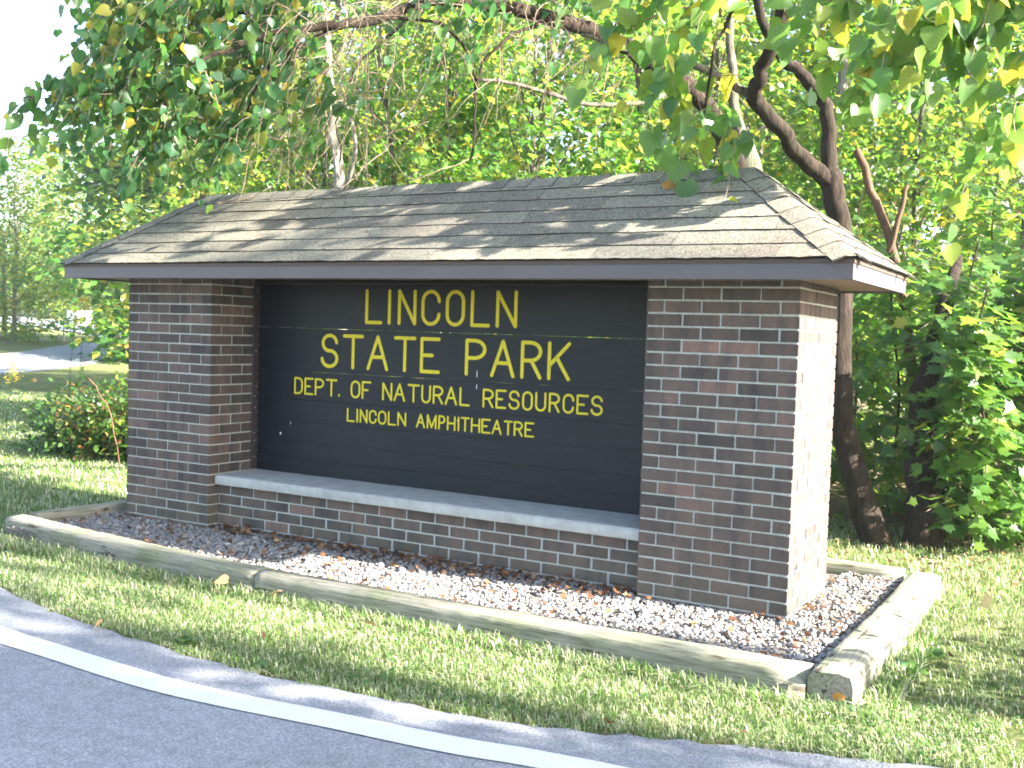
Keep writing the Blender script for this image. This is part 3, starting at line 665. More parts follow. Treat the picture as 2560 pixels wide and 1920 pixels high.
def pebbles(n, lo_, hi_, sub, region, zfun, seed, name='gravel'):
    rs = np.random.default_rng(seed); V0, F0 = ico(sub); Vs = []
    P = region(rs, n); n = len(P); s = rs.uniform(0, 1, n)**1.8*(hi_-lo_)+lo_
    A = rs.normal(size=(n, 3, 3)); Q, _ = np.linalg.qr(A)
    sc3 = np.stack([s*rs.uniform(.85, 1.25, n), s*rs.uniform(.7, 1, n), s*rs.uniform(.45, .75, n)], -1)
    # mostly lying flat: rotate about z plus slight tilt
    th = rs.uniform(0, 2*np.pi, n); tl = rs.normal(0, .35, n)
    c_, s_ = np.cos(th), np.sin(th); R1 = np.zeros((n, 3, 3)); R1[:, 0, 0] = c_; R1[:, 0, 1] = -s_; R1[:, 1, 0] = s_; R1[:, 1, 1] = c_; R1[:, 2, 2] = 1
    c2, s2 = np.cos(tl), np.sin(tl); R2 = np.zeros((n, 3, 3)); R2[:, 0, 0] = 1; R2[:, 1, 1] = c2; R2[:, 1, 2] = -s2; R2[:, 2, 1] = s2; R2[:, 2, 2] = c2
    R_ = R1@R2; nz_ = 1+rs.normal(0, .07, (n, len(V0)))
    V = np.einsum('nij,nvj->nvi', R_, V0[None]*nz_[..., None]*sc3[:, None]/1.0); z = zfun(P[:, 0], P[:, 1])+s*rs.uniform(-.1, .35, n)
    V += np.c_[P, z][:, None]
    F_ = (F0[None]+np.arange(n)[:, None, None]*len(V0)).reshape(-1, 3)
    return V.reshape(-1, 3), F_
def region_gravel(rs, n):
    out = []
    while len(out) < n:
        x = rs.uniform(-.24, 5.06); y = rs.uniform(-.74, 1.31)
        if -.0 < x < 4.74 and y > .10: 
            if not (x < -.01 or x > 4.74): continue
        if (x > -.01 and x < .80 and y > 0) or (x > 3.94 and x < 4.74 and y > 0): continue
        out.append((x, y))
    return np.array(out)
gz = lambda x, y: -.028+.012*np.sin(x*2.3+1)*np.sin(y*4)+.012*np.clip(x-2.5, 0, 2)/2
VA = []; FA = []; nn = 0
for n_, lo_, hi_, sub, sd_ in ((11500, .006, .013, 1, 1), (2600, .010, .019, 1, 2), (140, .017, .03, 2, 3)):
    V, F_ = pebbles(n_, lo_, hi_, sub, region_gravel, gz, sd_); VA.append(V); FA.append(F_+nn); nn += len(V)
tagit(link('gravel', npmesh('gravel', np.concatenate(VA), np.concatenate(FA), True), M_pebble), 'rounded mixed grey, tan and white river gravel inside the timber border', 'gravel', kind='stuff')

def region_edge(rs, n):
    i = rs.integers(30, 110, n); d = rs.normal(.02, .07, n); p = Es[i]+(Es[i+1]-Es[i])*rs.uniform(0, 1, (n, 1)); return p+Nn[i]*d[:, None]
V, F_ = pebbles(900, .002, .005, 1, region_edge, lambda x, y: terr(x, y)+.013, 9)
tagit(link('grit', npmesh('grit', V, F_, True), M_pebble), 'loose grit and small stones along the crumbling asphalt edge', 'grit', kind='stuff')
# ------------------------------------------------------------------ grass
edge_y = lambda x: np.interp(x, Es[::-1, 0], Es[::-1, 1])
def blades(P, h, wd, lean=.5, seed=0):
    rs = np.random.default_rng(seed); n = len(P); a = rs.uniform(0, 2*np.pi, n); d = np.c_[np.cos(a), np.sin(a)]; h = h*rs.uniform(.5, 1.25, n); wd = wd*rs.uniform(.7, 1.3, n); L = rs.uniform(.1, 1, n)*lean*2
    px = np.c_[-d[:, 1], d[:, 0]]
    b0 = np.c_[P[:, :2]-px*wd[:, None]/2, P[:, 2]-.005]; b1 = np.c_[P[:, :2]+px*wd[:, None]/2, P[:, 2]-.005]
    m_ = P[:, :2]+d*(h*L*.35)[:, None]; m0 = np.c_[m_-px*wd[:, None]*.4, P[:, 2]+h*.62]; m1 = np.c_[m_+px*wd[:, None]*.4, P[:, 2]+h*.62]
    tp = np.c_[P[:, :2]+d*(h*L)[:, None], P[:, 2]+h*(1-.25*L)]
    V = np.stack([b0, b1, m1, m0, tp], 1).reshape(-1, 3); k = np.arange(n)*5
    return V, [np.stack([k, k+1, k+2, k+3], -1), np.stack([k+3, k+2, k+4], -1)]
def lawn_pts(rs, n, x0, x1, y0, y1, f=None):
    x = rs.uniform(x0, x1, n); y = rs.uniform(y0, y1, n); ok = y > edge_y(x)+.01+.035*np.sin(x*13)*np.sin(x*31)
    inbed = (x > -.42) & (x < 5.27) & (y > -.73-.19*np.clip((x+.4)/1.6, 0, 1)*(x < 5.3)) & (y < 1.45); ok &= ~inbed
    if f is not None: ok &= f(x, y)
    x, y = x[ok], y[ok]; return np.c_[x, y, terr(x, y)]
rs = np.random.default_rng(11)
sets = [(lawn_pts(rs, 95000, .2, 5.8, -2.0, -.7), .032, .0030), (lawn_pts(rs, 70000, 5.2, 9.0, -1.6, 3.4), .036, .0034), (lawn_pts(rs, 24000, -3.5, .4, -1.7, 3), .055, .006),
        (lawn_pts(rs, 16000, 3.9, 9, 1.4, 3.6), .06, .005), (lawn_pts(rs, 70000, -13, -2, -1, 8), .045, .008), (lawn_pts(rs, 9000, -.6, 5.4, -1.04, -.85), .065, .0038), (lawn_pts(rs, 1500, 5.2, 5.4, -.9, 1.5), .09, .005),
        (lawn_pts(rs, 14000, -.5, 4.4, 1.4, 3.6), .06, .006)]
Vs = []; Q = []; T3 = []; nn = 0
for q, (P, h, wd) in enumerate(sets):
    V, (a, b_) = blades(P, h, wd, .8, q); Vs.append(V); Q.append(a+nn); T3.append(b_+nn); nn += len(V)
grass = link('grass', npmesh('grass', np.concatenate(Vs), [np.concatenate(Q), np.concatenate(T3)]), M_grass); tagit(grass, 'short mown grass growing between the road and the timber border', 'grass', kind='stuff')
# clover and broad leaf ground weeds in the lawn
P = np.concatenate([lawn_pts(rs, 4200, .3, 9, -2.0, -.7), lawn_pts(rs, 2600, 5.2, 9, -1.5, 3.2), lawn_pts(rs, 1800, -5, .4, -1.7, 3)])
clump = (np.sin(P[:, 0]*3.1+P[:, 1]*2)+np.sin(P[:, 0]*7.3-P[:, 1]*5.1)) > -.1; P = P[clump]; n = len(P); P[:, 2] += rs.uniform(.015, .05, n)
a = rs.uniform(0, 6.28, n); D = np.c_[np.cos(a), np.sin(a), rs.uniform(0, .6, n)]; N = np.c_[rs.normal(0, .3, n), rs.normal(0, .3, n), np.ones(n)]
tagit(link('clover', leaves('clover', OVAL_T, P, D, N, rs.uniform(.012, .03, n)), M_weed), 'low clover and creeping weeds scattered through the mown grass', 'ground cover', kind='stuff')
def weed(x, y, r_, n, label, seed):
    rs = np.random.default_rng(seed); a = rs.uniform(0, 6.28, n); z0 = float(terr(x, y))
    P = np.c_[x+np.cos(a)*r_*.12, y+np.sin(a)*r_*.12, np.full(n, z0+.01)]; D = np.c_[np.cos(a), np.sin(a), rs.uniform(.15, .9, n)]; N = np.c_[-np.cos(a)*.4, -np.sin(a)*.4, np.ones(n)]
    o = thing('broadleaf_weed', label, 'weed', (x, y, z0), 'broadleaf weeds in the grass')
    me = leaves('leaf_rosette', OVAL_T, P-np.array((x, y, z0)), D, N, rs.uniform(.35, .75, n)*r_); q = link('foliage', me, M_weed, o); tagit(q, kind='stuff')
weed(5.36, -.28, .13, 22, 'largest broadleaf weed beside the cracked end timber', 1); weed(5.42, .05, .10, 16, 'broadleaf weed behind the largest one along the end timber', 2)
weed(5.33, -.52, .09, 14, 'small broadleaf weed nearest the rotted timber corner', 3); weed(2.5, -1.78, .08, 16, 'broadleaf weed spreading over the asphalt edge left of centre', 4)
weed(4.35, -.98, .09, 12, 'broadleaf weed against the front timber near the rotted corner', 5); weed(3.15, -.97, .07, 12, 'broadleaf weed against the middle of the front timber', 6)
weed(1.35, -.93, .08, 14, 'pale broadleaf weed against the shaded front timber', 7); weed(3.0, -1.84, .07, 14, 'low broadleaf weed on the asphalt edge in front of the sill', 8)
# dry leaves -----------------------------------------------------------------
def dryset(P, smin, smax, seed):
    rs = np.random.default_rng(seed); n = len(P); a = rs.uniform(0, 6.28, n); return P, np.c_[np.cos(a), np.sin(a), rs.normal(0, .35, n)], np.c_[rs.normal(0, .5, n), rs.normal(0, .5, n), np.ones(n)], rs.uniform(smin, smax, n)
x = rs.uniform(.85, 3.95, 420); y = .07-np.abs(rs.normal(0, .10, 420)); PA = np.c_[x, y, gz(x, y)+.02+rs.uniform(0, .02, 420)]
x = rs.uniform(-.2, 5.05, 260); y = rs.uniform(-.72, 0, 260); PB = np.c_[x, y, gz(x, y)+.022]
PC = lawn_pts(rs, 120, 0, 9, -2, 3); PC[:, 2] += .03; PD = lawn_pts(rs, 700, 4.2, 9, 1.4, 3.4); PD[:, 2] += .03
x = rs.uniform(4.75, 5.05, 60); y = rs.uniform(-.6, 1.3, 60); PE = np.c_[x, y, gz(x, y)+.022]
Pd = np.concatenate([PA, PB, PC, PD, PE]); litter = dryset(Pd, .018, .05, 5)
tagit(link('leaf_litter', leaves('leaf_litter', MAPLE_T, *litter), M_dry), 'small dry brown leaves lying on the gravel and grass', 'leaf litter', kind='stuff')
def fallen(x, y, z, s, col, label, tm=MAPLE_T, tilt=.3):
    me = npmesh('fallen_leaf', tm[0]*s, tm[1]); o = link('fallen_leaf', me, simple('leaf_tone', col, .7, 40, .25)); o.location = (x, y, z); o.rotation_euler = (random.gauss(0, tilt), random.gauss(0, tilt), random.uniform(0, 6.28)); tagit(o, label, 'leaf', 'fallen leaves in the grass')
fallen(5.56, 1.22, -.04, .10, (.55, .42, .2), 'pale yellow maple leaf lying on the shaded grass at far right')
fallen(5.20, -.93, -.05, .05, (.45, .2, .06), 'orange leaf lying against the end of the cracked timber', HEART_T, .5)
fallen(3.03, -1.16, -.04, .07, (.45, .3, .16), 'tan curled leaf on the sunlit grass in front of the sill')
fallen(2.0, -1.83, -.05, .06, (.4, .26, .14), 'brown leaf on the grass edge beside the white road line')
fallen(1.95, -.97, -.03, .07, (.5, .28, .1), 'orange brown leaf below the joint of the front timbers', HEART_T)
fallen(2.35, -.99, -.03, .07, (.42, .24, .12), 'brown leaf just right of the front timber joint', HEART_T)
fallen(4.55, -1.68, -.04, .05, (.3, .12, .05), 'dark red leaf on the asphalt edge near the middle')
fallen(3.95, .22, 2.16, .09, (.5, .3, .1), 'orange leaf caught at the ridge of the roof', HEART_T)

# ------------------------------------------------------------------ trees
def clump_leaves(C0, rad, n, flat=.6, seed=0, up=.7, droop=.2):
    """n leaves around one clump centre, in loose layers"""
    rs = np.random.default_rng(seed); v = norm(rs.normal(size=(n, 3)))*(rs.uniform(0, 1, n)**.45)[:, None]*rad; v[:, 2] *= flat
    D = norm(np.c_[v[:, :2]+rs.normal(0, rad*.6, (n, 2)), rs.normal(-droop*rad, rad*.35, n)]); N = np.c_[.3+rs.normal(0, 1-up, n)*1.6, -.12+rs.normal(0, 1-up, n)*1.6, np.full(n, up)]
    return C0+v, D, N
def tree(name, label, base, h, crown, n, tmpl, size, lmat, bmat, seed, tr=.12, group='trees in the wood', zlow=.3, lean=(0, 0), flat=.55, clumps=34, open_=.0, limbs=7):
    """base (x,y); crown=(rx,ry) radii of the crown; leaves n; zlow = bottom of the crown as part of h"""
    rs = np.random.default_rng(seed); x, y = base; z0 = float(terr(x, y)); o = thing(name, label, 'tree', (x, y, z0), group)
    top = np.array((lean[0], lean[1], h*.9)); path = smooth_path([(0, 0, -.1), (lean[0]*.2+rs.normal(0, .05), lean[1]*.2, h*.25), (lean[0]*.5, lean[1]*.5+rs.normal(0, .08), h*.5), (lean[0]*.8+rs.normal(0, .1), lean[1]*.8, h*.72), top], 4)
    k = len(path); rad = tr*np.linspace(1, .18, k); rad[0] *= 1.5; rad[1] *= 1.15
    link('trunk', Tubes().add(path, rad, 9, .05).mesh('trunk'), bmat, o)
    cs_ = []; 
    for q in range(clumps):
        f = (q+.5)/clumps; zz = zlow+(1-zlow)*f; prof = math.sin(math.pi*min(1, (f*.86+.12)))**.7; a = q*2.4+rs.uniform(-.5, .5); rr = prof*rs.uniform(.35, 1)
        cs_.append((lean[0]*zz+math.cos(a)*rr*crown[0], lean[1]*zz+math.sin(a)*rr*crown[1], zz*h*rs.uniform(.94, 1.02)))
    cs_ = np.array(cs_); lt = Tubes()
    for q in range(clumps):
        tt = path[min(k-1, max(2, int(k*(cs_[q, 2]/h)*.72)))]; mid = (tt+cs_[q])/2+np.array((0, 0, h*.02)); r0 = tr*.3 if q % max(1, clumps//limbs) == 0 else tr*.12
        pth = smooth_path([tt, mid, cs_[q]], 3, .02)
        if r0 > tr*.2: link('limb', Tubes().add(pth, r0*np.linspace(1, .25, len(pth)), 6).mesh('limb'), bmat, o)
        else: lt.add(pth, r0*np.linspace(1, .25, len(pth)), 4, cap=False)
    tagit(link('twigs', lt.mesh('twigs'), bmat, o), kind='stuff')
    P = []; D = []; N = []; per = n//clumps; base_r = (crown[0]+crown[1])/2*.36
    for q in range(clumps):
        a_, b_, c_ = clump_leaves(cs_[q], base_r*rs.uniform(.6, 1.35), int(per*rs.uniform(.5, 1.5)), flat, seed*100+q); P.append(a_); D.append(b_); N.append(c_)
    P = np.concatenate(P); D = np.concatenate(D); N = np.concatenate(N)
    tagit(link('crown', leaves('crown', tmpl, P, D, N, size*rs.uniform(.6, 1.2, len(P))), lmat, o), kind='stuff'); return o

# mid-storey maples close behind the sign
mid = [(-3.4, 6.0), (-1.7, 5.3), (-1.32, 6.2), (.3, 5.3), (.82, 7.2), (2.0, 6.6), (2.9, 8.1), (4.0, 7.6), (5.2, 7.2)]
ml = ['yellow green maple at the left end of the thicket behind the roof', 'leafy maple rising behind the left half of the roof ridge', 'pale maple with gaps showing thin branches behind the roof', 'bright green maple behind the middle of the roof ridge', 'tall sunlit maple behind the centre of the sign', 'yellowing maple seen between the two leaning redbud limbs', 'green maple behind the forked redbud trunk', 'shaded maple to the right of the forked trunk', 'dark maple at the right end of the thicket']
mm_ = [M_yell, M_bright, M_yell, M_bright, M_bright, M_yell, M_bright, M_green, M_green]
for q, (b_, l_) in enumerate(zip(mid, ml)):
    tree('maple_tree', l_, b_, 5.6+(q*37 % 10)*.16, (1.55, 1.45), 4200, MAPLE_T if q in (1, 3, 6, 7) else OVAL_T, .105, mm_[q], M_barkg, 20+q, tr=.055, zlow=.22, group='maples in the thicket behind the sign', clumps=44)
back = [(-9.9, 10.2), (-9.32, 12.3), (-5.9, 9.4), (-5.9, 13.6), (-3.0, 11.6), (-2.4, 15.8), (.6, 12.8), (1.5, 17), (3.7, 13.9), (5.6, 17.5), (8.2, 13.0)]
bl = ['pale roadside tree at the left edge of the wood', 'second tree of the back row from its left edge', 'broad yellow green tree behind the bare twigs', 'tall tree deep in the wood behind the pale maple', 'tall sunlit tree above the left half of the ridge', 'tall tree deep behind the centre of the roof', 'yellow leaved tree behind the diagonal limb', 'tall tree deep behind the forked trunk', 'dark tall tree above the dead leaning stem', 'deep green tree far back at the right', 'tall tree at the right edge of the wood']
for q, (b_, l_) in enumerate(zip(back, bl)):
    tree('forest_tree', l_, b_, 8.5+(q*53 % 10)*.28, (2.5, 2.3), 5200, RHOMB_T, .17, [M_yell, M_bright, M_bright, M_yell, M_bright, M_yell, M_bright, M_green, M_green, M_green, M_green][q], M_barkg, 50+q, tr=.13, zlow=.12, group='tall trees of the wood', clumps=50)
leftT = [(-34, 17.5), (-33.4, 22.6), (-53.5, 41.3), (-51.9, 44.5), (-55, 40.4), (-39, 18.5), (-58, 50), (-27.5, 33)]
ll = ['pale tree at the left frame edge beyond the road', 'sunlit tree beyond the road bend with thin pale stems below', 'pale tree beyond the bank above the white cabinet', 'far tree behind the white cabinet', 'hazy far tree beyond the side road', 'pale tree partly outside the left frame edge', 'farthest pale tree seen past the roof end', 'tree standing where the side road meets the road', ]
for q, (b_, l_) in enumerate(zip(leftT, ll)):
    tree('roadside_tree', l_, b_, [9.0, 8.2, 11.5, 11, 11.5, 9.8, 12, 8.0, 6.4][q], (3.5, 3.2), 8200, RHOMB_T, .20, M_yell, M_barkp, 80+q, tr=.10, zlow=.03, group='trees beyond the road on the left', clumps=56)  # glare washing these trees out is put into pale leaf and bark
# far wood: uncountable mass
rs = np.random.default_rng(5); PP = []; DD = []; NN = []
for q in range(330):
    u = rs.uniform(0, 1); x = -25+u*46; y = 21+u*12+rs.uniform(-2, 5); z = rs.uniform(.5, 14)*(.8+.2*math.sin(x*.7)); 
    a_, b_, c_ = clump_leaves(np.array((x, y, z)), rs.uniform(1.2, 2.4), 300, .8, 900+q); PP.append(a_); DD.append(b_); NN.append(c_)
for q in range(120):
    u = rs.uniform(0, 1); x = -105+u*70; y = 62-18*u+rs.uniform(-4, 12); z = float(terr(x, y))+rs.uniform(.5, 10)*(.8+.2*math.sin(x*.21))
    a_, b_, c_ = clump_leaves(np.array((x, y, z)), rs.uniform(2.2, 3.8), 200, .8, 1900+q); PP.append(a_); DD.append(b_*1.0); NN.append(c_)
PP = np.concatenate(PP); tagit(link('distant_woods', leaves('distant_woods', RHOMB_T, PP, np.concatenate(DD), np.concatenate(NN), np.where(PP[:, 0] < -35, .55, .40)*rs.uniform(.7, 1.2, len(PP))), M_bright), 'dense far woodland closing the view behind the nearer trees', 'woods', kind='stuff')

# maple saplings right of the sign (leafy down to the ground), 300 nearest leaves as parts
bush = [(4.45, 4.25, 2.5, .95), (5.1, 3.75, 2.3, .85), (5.55, 4.1, 2.5, .9), (6.4, 4.4, 2.9, .9), (5.1, 5.4, 3.4, 1.3), (3.9, 5.2, 2.9, 1.1), (6.3, 5.2, 3.7, 1.3), (5.25, 3.1, 1.9, .55), (5.95, 3.7, 2.4, .7)]
bl2 = ['maple sapling just right of the brick pillar behind the leaning trunk', 'leafy maple sapling in front of the thick dark trunk', 'low maple sapling with the brightest sunlit leaves', 'maple sapling at the right frame edge', 'taller maple sapling behind the thick dark trunk', 'maple sapling mostly hidden behind the near pillar', 'tall maple sapling in the far right corner', 'short maple sapling hugging the thick dark trunk', 'sunlit maple sapling nearest the lawn at the right']
for q, (x, y, h, r_) in enumerate(bush):
    rs = np.random.default_rng(300+q); z0 = float(terr(x, y)); o = thing('maple_sapling', bl2[q], 'sapling', (x, y, z0), 'maple saplings right of the sign')
    stem = smooth_path([(0, 0, -.05), (.05, .04, h*.4), (-.06, .05, h*.75), (.02, 0, h)], 4); link('stem', Tubes().add(stem, .018*np.linspace(1, .3, len(stem)), 6).mesh('stem'), M_bark, o)
    PP = []; DD = []; NN = []; tw = Tubes()
    for k in range(66):
        f = .03+.97*(k/66); zz = f*h; a = k*2.4+rs.uniform(-.4, .4); L = r_*rs.uniform(.5, 1.05)*(1.05-.5*f); st = stem[min(len(stem)-1, int(f*len(stem)))]*np.array((1, 1, 0))+np.array((0, 0, zz*.86))
        dv = np.array((math.cos(a), math.sin(a), rs.uniform(.0, .35))); end = st+dv*L; pth = smooth_path([st, st+dv*L*.5+np.array((0, 0, .06)), end-np.array((0, 0, .08))], 3); tw.add(pth, .005*np.linspace(1, .4, len(pth)), 4, cap=False)
        m_ = 14; tt = rs.uniform(.25, 1.08, m_); Pp = st+(end-st)*tt[:, None]+rs.normal(0, .055, (m_, 3)); side_ = rs.choice((-1, 1), m_)[:, None]*np.array((-dv[1], dv[0], 0))
        PP.append(Pp); DD.append(dv*.6+side_*rs.uniform(.2, 1, (m_, 1))+np.c_[rs.normal(0, .3, (m_, 2)), rs.uniform(-.6, 0, m_)]); NN.append(np.c_[rs.normal(.4, .4, m_), rs.normal(-.45, .4, m_), np.ones(m_)])
    PP = np.concatenate(PP); DD = np.concatenate(DD); NN = np.concatenate(NN); S = rs.uniform(.07, .15, len(PP))
    tagit(link('twigs', tw.mesh('twigs'), M_twig, o), kind='stuff')
    if q in (1, 7):
        d = (PP[:, 0]+x-CAM.x)**2+(PP[:, 1]+y-CAM.y)**2; sel = np.argsort(d)[:150]; msk = np.zeros(len(PP), bool); msk[sel] = True
        leaf_objs(MAPLE_T, PP[msk], DD[msk], NN[msk], S[msk], M_maple_i, o); k_ = ~msk
        for ch in o.children:
            if ch.name.startswith('leaf'): ch.matrix_parent_inverse = Matrix()
    else: k_ = np.ones(len(PP), bool)
    tagit(link('foliage', leaves('foliage', MAPLE_T, PP[k_], DD[k_], NN[k_], S[k_]), M_maple, o), kind='stuff')

# the two redbuds leaning over the roof --------------------------------------
def sprays(balls, per, tmpl, smin, smax, seed, dirn, droop, anchor=None, tw=None):
    """leafy twigs filling each ball: short drooping shoots with heart leaves hanging from them"""
    rs = np.random.default_rng(seed); P = []; D = []; N = []; S = []
    for (x, y, z, r_) in balls:
        k = max(3, int(per*(r_/.3)**2.2))
        for q in range(k):
            c0 = np.array((x, y, z))+norm(rs.normal(size=3))*r_*rs.uniform(0, 1)**.5*np.array((1, 1, .9)); a = np.array(dirn)+rs.normal(0, .35, 3); a /= np.linalg.norm(a); L = rs.uniform(.25, .5)
            pth = smooth_path([c0-a*L*.5, c0, c0+a*L*.5-np.array((0, 0, droop*L))], 3, .006)
            if tw is not None: tw.add(pth, .0032*np.linspace(1, .4, len(pth)), 3, cap=False)
            m_ = int(L/.055); tt = np.linspace(0, len(pth)-1, m_)
            for j_, t_ in enumerate(tt):
                p = pth[int(t_)]+(pth[min(len(pth)-1, int(t_)+1)]-pth[int(t_)])*(t_-int(t_)); sd_ = 1 if j_ % 2 else -1
                out = np.array((-a[1], a[0], 0))*sd_*rs.uniform(.2, .8)+np.array((0, 0, -1))*rs.uniform(.25, 1)+a*.45+rs.normal(0, .25, 3)
                P.append(p+out*.02); D.append(out); nrm = np.array((.2, -.4, .7))+rs.normal(0, .55, 3); N.append(nrm); S.append(rs.uniform(smin, smax))
    return np.array(P), np.array(D), np.array(N), np.array(S)
def split_leaves(o, tmpl, P, D, N, S, mat, mati, count=300):
    z = S/np.linalg.norm(P-np.array(CAM), axis=1); rel = P-np.array(CAM); dpt = rel@np.array(Fw); px = (rel@np.array(Rt))/dpt; py = (rel@np.array(Up))/dpt
    vis = (abs(px) < .5) & (abs(py) < .38) & (dpt > 0); z = np.where(vis, z, 0); sel = np.argsort(-z)[:count]; msk = np.zeros(len(P), bool); msk[sel] = True; off = np.array(o.location)
    leaf_objs(tmpl, P[msk]-off, D[msk], N[msk], S[msk], mati, o)
    for ch in o.children:
        if ch.name.startswith('leaf'): ch.matrix_parent_inverse = Matrix()
    tagit(link('foliage', leaves('foliage', tmpl, P[~msk]-off, D[~msk], N[~msk], S[~msk]), mat, o), kind='stuff')
def limb(o, pts, r0, r1, mat, seg=9, n=4, jit=.008, name='limb', wob=.05):
    off = np.array(o.location); pth = smooth_path(np.array(pts)-off, n, jit); return link(name, Tubes().add(pth, np.linspace(r0, r1, len(pth)), seg, wob).mesh(name), mat, o)
A = thing('redbud_tree', 'forked brown redbud whose trunk rises just behind the near pillar', 'tree', (4.642, 2.778, -.1), 'redbuds leaning over the roof')
tp = [(4.70, 2.76, -.2), (4.642, 2.778, -.08), (4.453, 2.824, .418), (4.319, 2.892, .94), (4.268, 3.018, 1.659), (4.251, 3.035, 2.142), (4.183, 3.013, 2.442), (4.14, 2.998, 2.621)]
off = np.array(A.location); pth = smooth_path(np.array(tp)-off, 4, .006); rd = np.interp(np.linspace(0, 1, len(pth)), [0, .12, .3, .6, 1], [.16, .115, .092, .08, .085]); link('trunk', Tubes().add(pth, rd, 12, .05).mesh('trunk'), M_bark, A)
limb(A, [(4.16, 3.0, 2.56), (3.963, 2.789, 2.733), (3.851, 2.621, 2.931), (3.691, 2.426, 3.137)], .066, .055, M_bark)
limb(A, [(3.70, 2.44, 3.11), (3.76, 2.33, 3.2), (3.804, 2.269, 3.291), (3.957, 2.139, 3.547), (4.086, 1.88, 3.9), (4.3, 1.6, 4.3)], .056, .04, M_bark)
limb(A, [(3.71, 2.44, 3.12), (3.5, 2.2, 3.25), (3.3, 1.9, 3.33), (3.1, 1.5, 3.3), (2.9, 1.2, 3.35)], .035, .012, M_barkg)
limb(A, [(4.14, 2.998, 2.58), (4.115, 3.003, 2.953), (4.058, 2.983, 3.193), (3.931, 2.92, 3.355), (3.793, 2.849, 3.486), (3.62, 2.77, 3.8), (3.6, 2.6, 4.3)], .062, .032, M_bark)
limb(A, [(4.1, 1.9, 3.85), (4.5, 1.3, 3.9), (4.9, .8, 3.7), (5.2, .4, 3.3), (5.4, .3, 2.95)], .025, .006, M_bark, 7)
limb(A, [(4.0, 2.1, 3.6), (4.1, 1.4, 3.6), (4.1, .8, 3.3), (4.1, .4, 2.9), (4.12, .25, 2.55)], .02, .005, M_bark, 7)
limb(A, [(4.9, .8, 3.7), (4.8, .5, 3.3), (4.7, .3, 2.95)], .012, .004, M_twig, 6); limb(A, [(4.1, .8, 3.3), (3.8, .5, 3.2), (3.5, .38, 3.1)], .01, .004, M_twig, 6)
tw = Tubes(); ballsR = [(4.04, .31, 2.86, .28), (4.17, .24, 2.53, .2), (4.78, .29, 2.95, .2), (5.0, .27, 2.84, .26), (5.35, .36, 2.88, .29), (5.61, .38, 2.62, .22), (3.57, .4, 3.13, .22), (4.31, .31, 2.34, .09), (5.5, .22, 2.95, .28), (5.24, .2, 3.13, .34), (4.75, .24, 3.2, .25), (3.91, .37, 3.36, .4), (5.55, .79, 2.4, .15), (6.0, .5, 3.2, .4), (5.8, .9, 3.6, .5), (4.9, 1.2, 3.9, .5), (4.2, 1.4, 4.1, .5)]
P, D, N, S = sprays(ballsR, 7, HEART_T, .085, .135, 41, (-.35, -.3, -.25), .5, tw=tw); tw.V = [v-off for v in tw.V]
tagit(link('twigs', tw.mesh('twigs'), M_twig, A), kind='stuff'); split_leaves(A, HEART_T, P, D, N, S, M_heartR, M_heartR_i)

B = thing('redbud_tree', 'larger redbud whose long diagonal limb arches left over the ridge', 'tree', (3.30, 4.95, -.1), 'redbuds leaning over the roof')
off = np.array(B.location); pth = smooth_path(np.array([(3.42, 5.0, -.2), (3.36, 4.98, .6), (3.25, 4.9, 1.6), (3.016, 4.677, 2.876), (2.894, 4.632, 3.325), (2.80, 4.6, 3.9), (2.75, 4.6, 4.8)])-off, 4, .01); link('trunk', Tubes().add(pth, np.interp(np.linspace(0, 1, len(pth)), [0, .55, .7, 1], [.16, .12, .05, .03]), 12, .05).mesh('trunk'), M_barkg, B)
limb(B, [(2.98, 4.6, 2.85), (2.84, 4.4, 3.2), (2.724, 4.199, 3.476), (2.6, 3.792, 3.651), (2.442, 3.247, 3.764), (2.27, 2.808, 3.838), (2.064, 2.347, 3.867), (1.884, 1.782, 3.825), (1.693, 1.207, 3.73), (1.6, .679, 3.472), (1.52, .397, 3.353), (1.363, .071, 3.247), (1.246, -.233, 3.107), (1.147, -.53, 2.925)], .10, .008, M_bark, 10)
limb(B, [(2.642, 3.9, 3.6), (2.442, 3.459, 3.42), (2.168, 3.068, 3.329), (1.905, 2.689, 3.356), (1.685, 2.336, 3.396), (1.484, 2.106, 3.38)], .026, .013, M_barkg, 8)
limb(B, [(2.064, 2.347, 3.867), (1.949, 1.805, 3.57), (1.804, 1.709, 3.323), (1.773, 1.676, 3.05)], .017, .006, M_bark, 7)
limb(B, [(1.6, .679, 3.472), (1.751, 1.231, 3.56), (1.749, 1.68, 3.382), (1.796, 1.684, 2.96), (1.772, 1.654, 2.657)], .014, .007, M_bark, 7)
limb(B, [(1.9, 1.8, 3.83), (1.6, 1.5, 3.9), (1.3, .9, 3.75), (1.0, .3, 3.5), (.8, -.1, 3.35), (.6, -.5, 3.05)], .022, .006, M_bark, 7)
limb(B, [(1.5, .36, 3.34), (1.2, .1, 3.1), (.9, -.2, 2.9), (.55, -.55, 2.8), (.3, -.8, 2.75), (.12, -.95, 2.72)], .014, .003, M_bark, 6)
limb(B, [(1.36, .07, 3.24), (1.3, -.1, 2.9), (1.2, -.2, 2.6), (.98, -.35, 2.4)], .011, .003, M_bark, 6)
limb(B, [(1.69, 1.2, 3.72), (1.3, 1.3, 3.6), (.7, 1.6, 3.4), (.3, 1.9, 3.1), (.25, 2.0, 2.7)], .016, .007, M_barkg, 6)
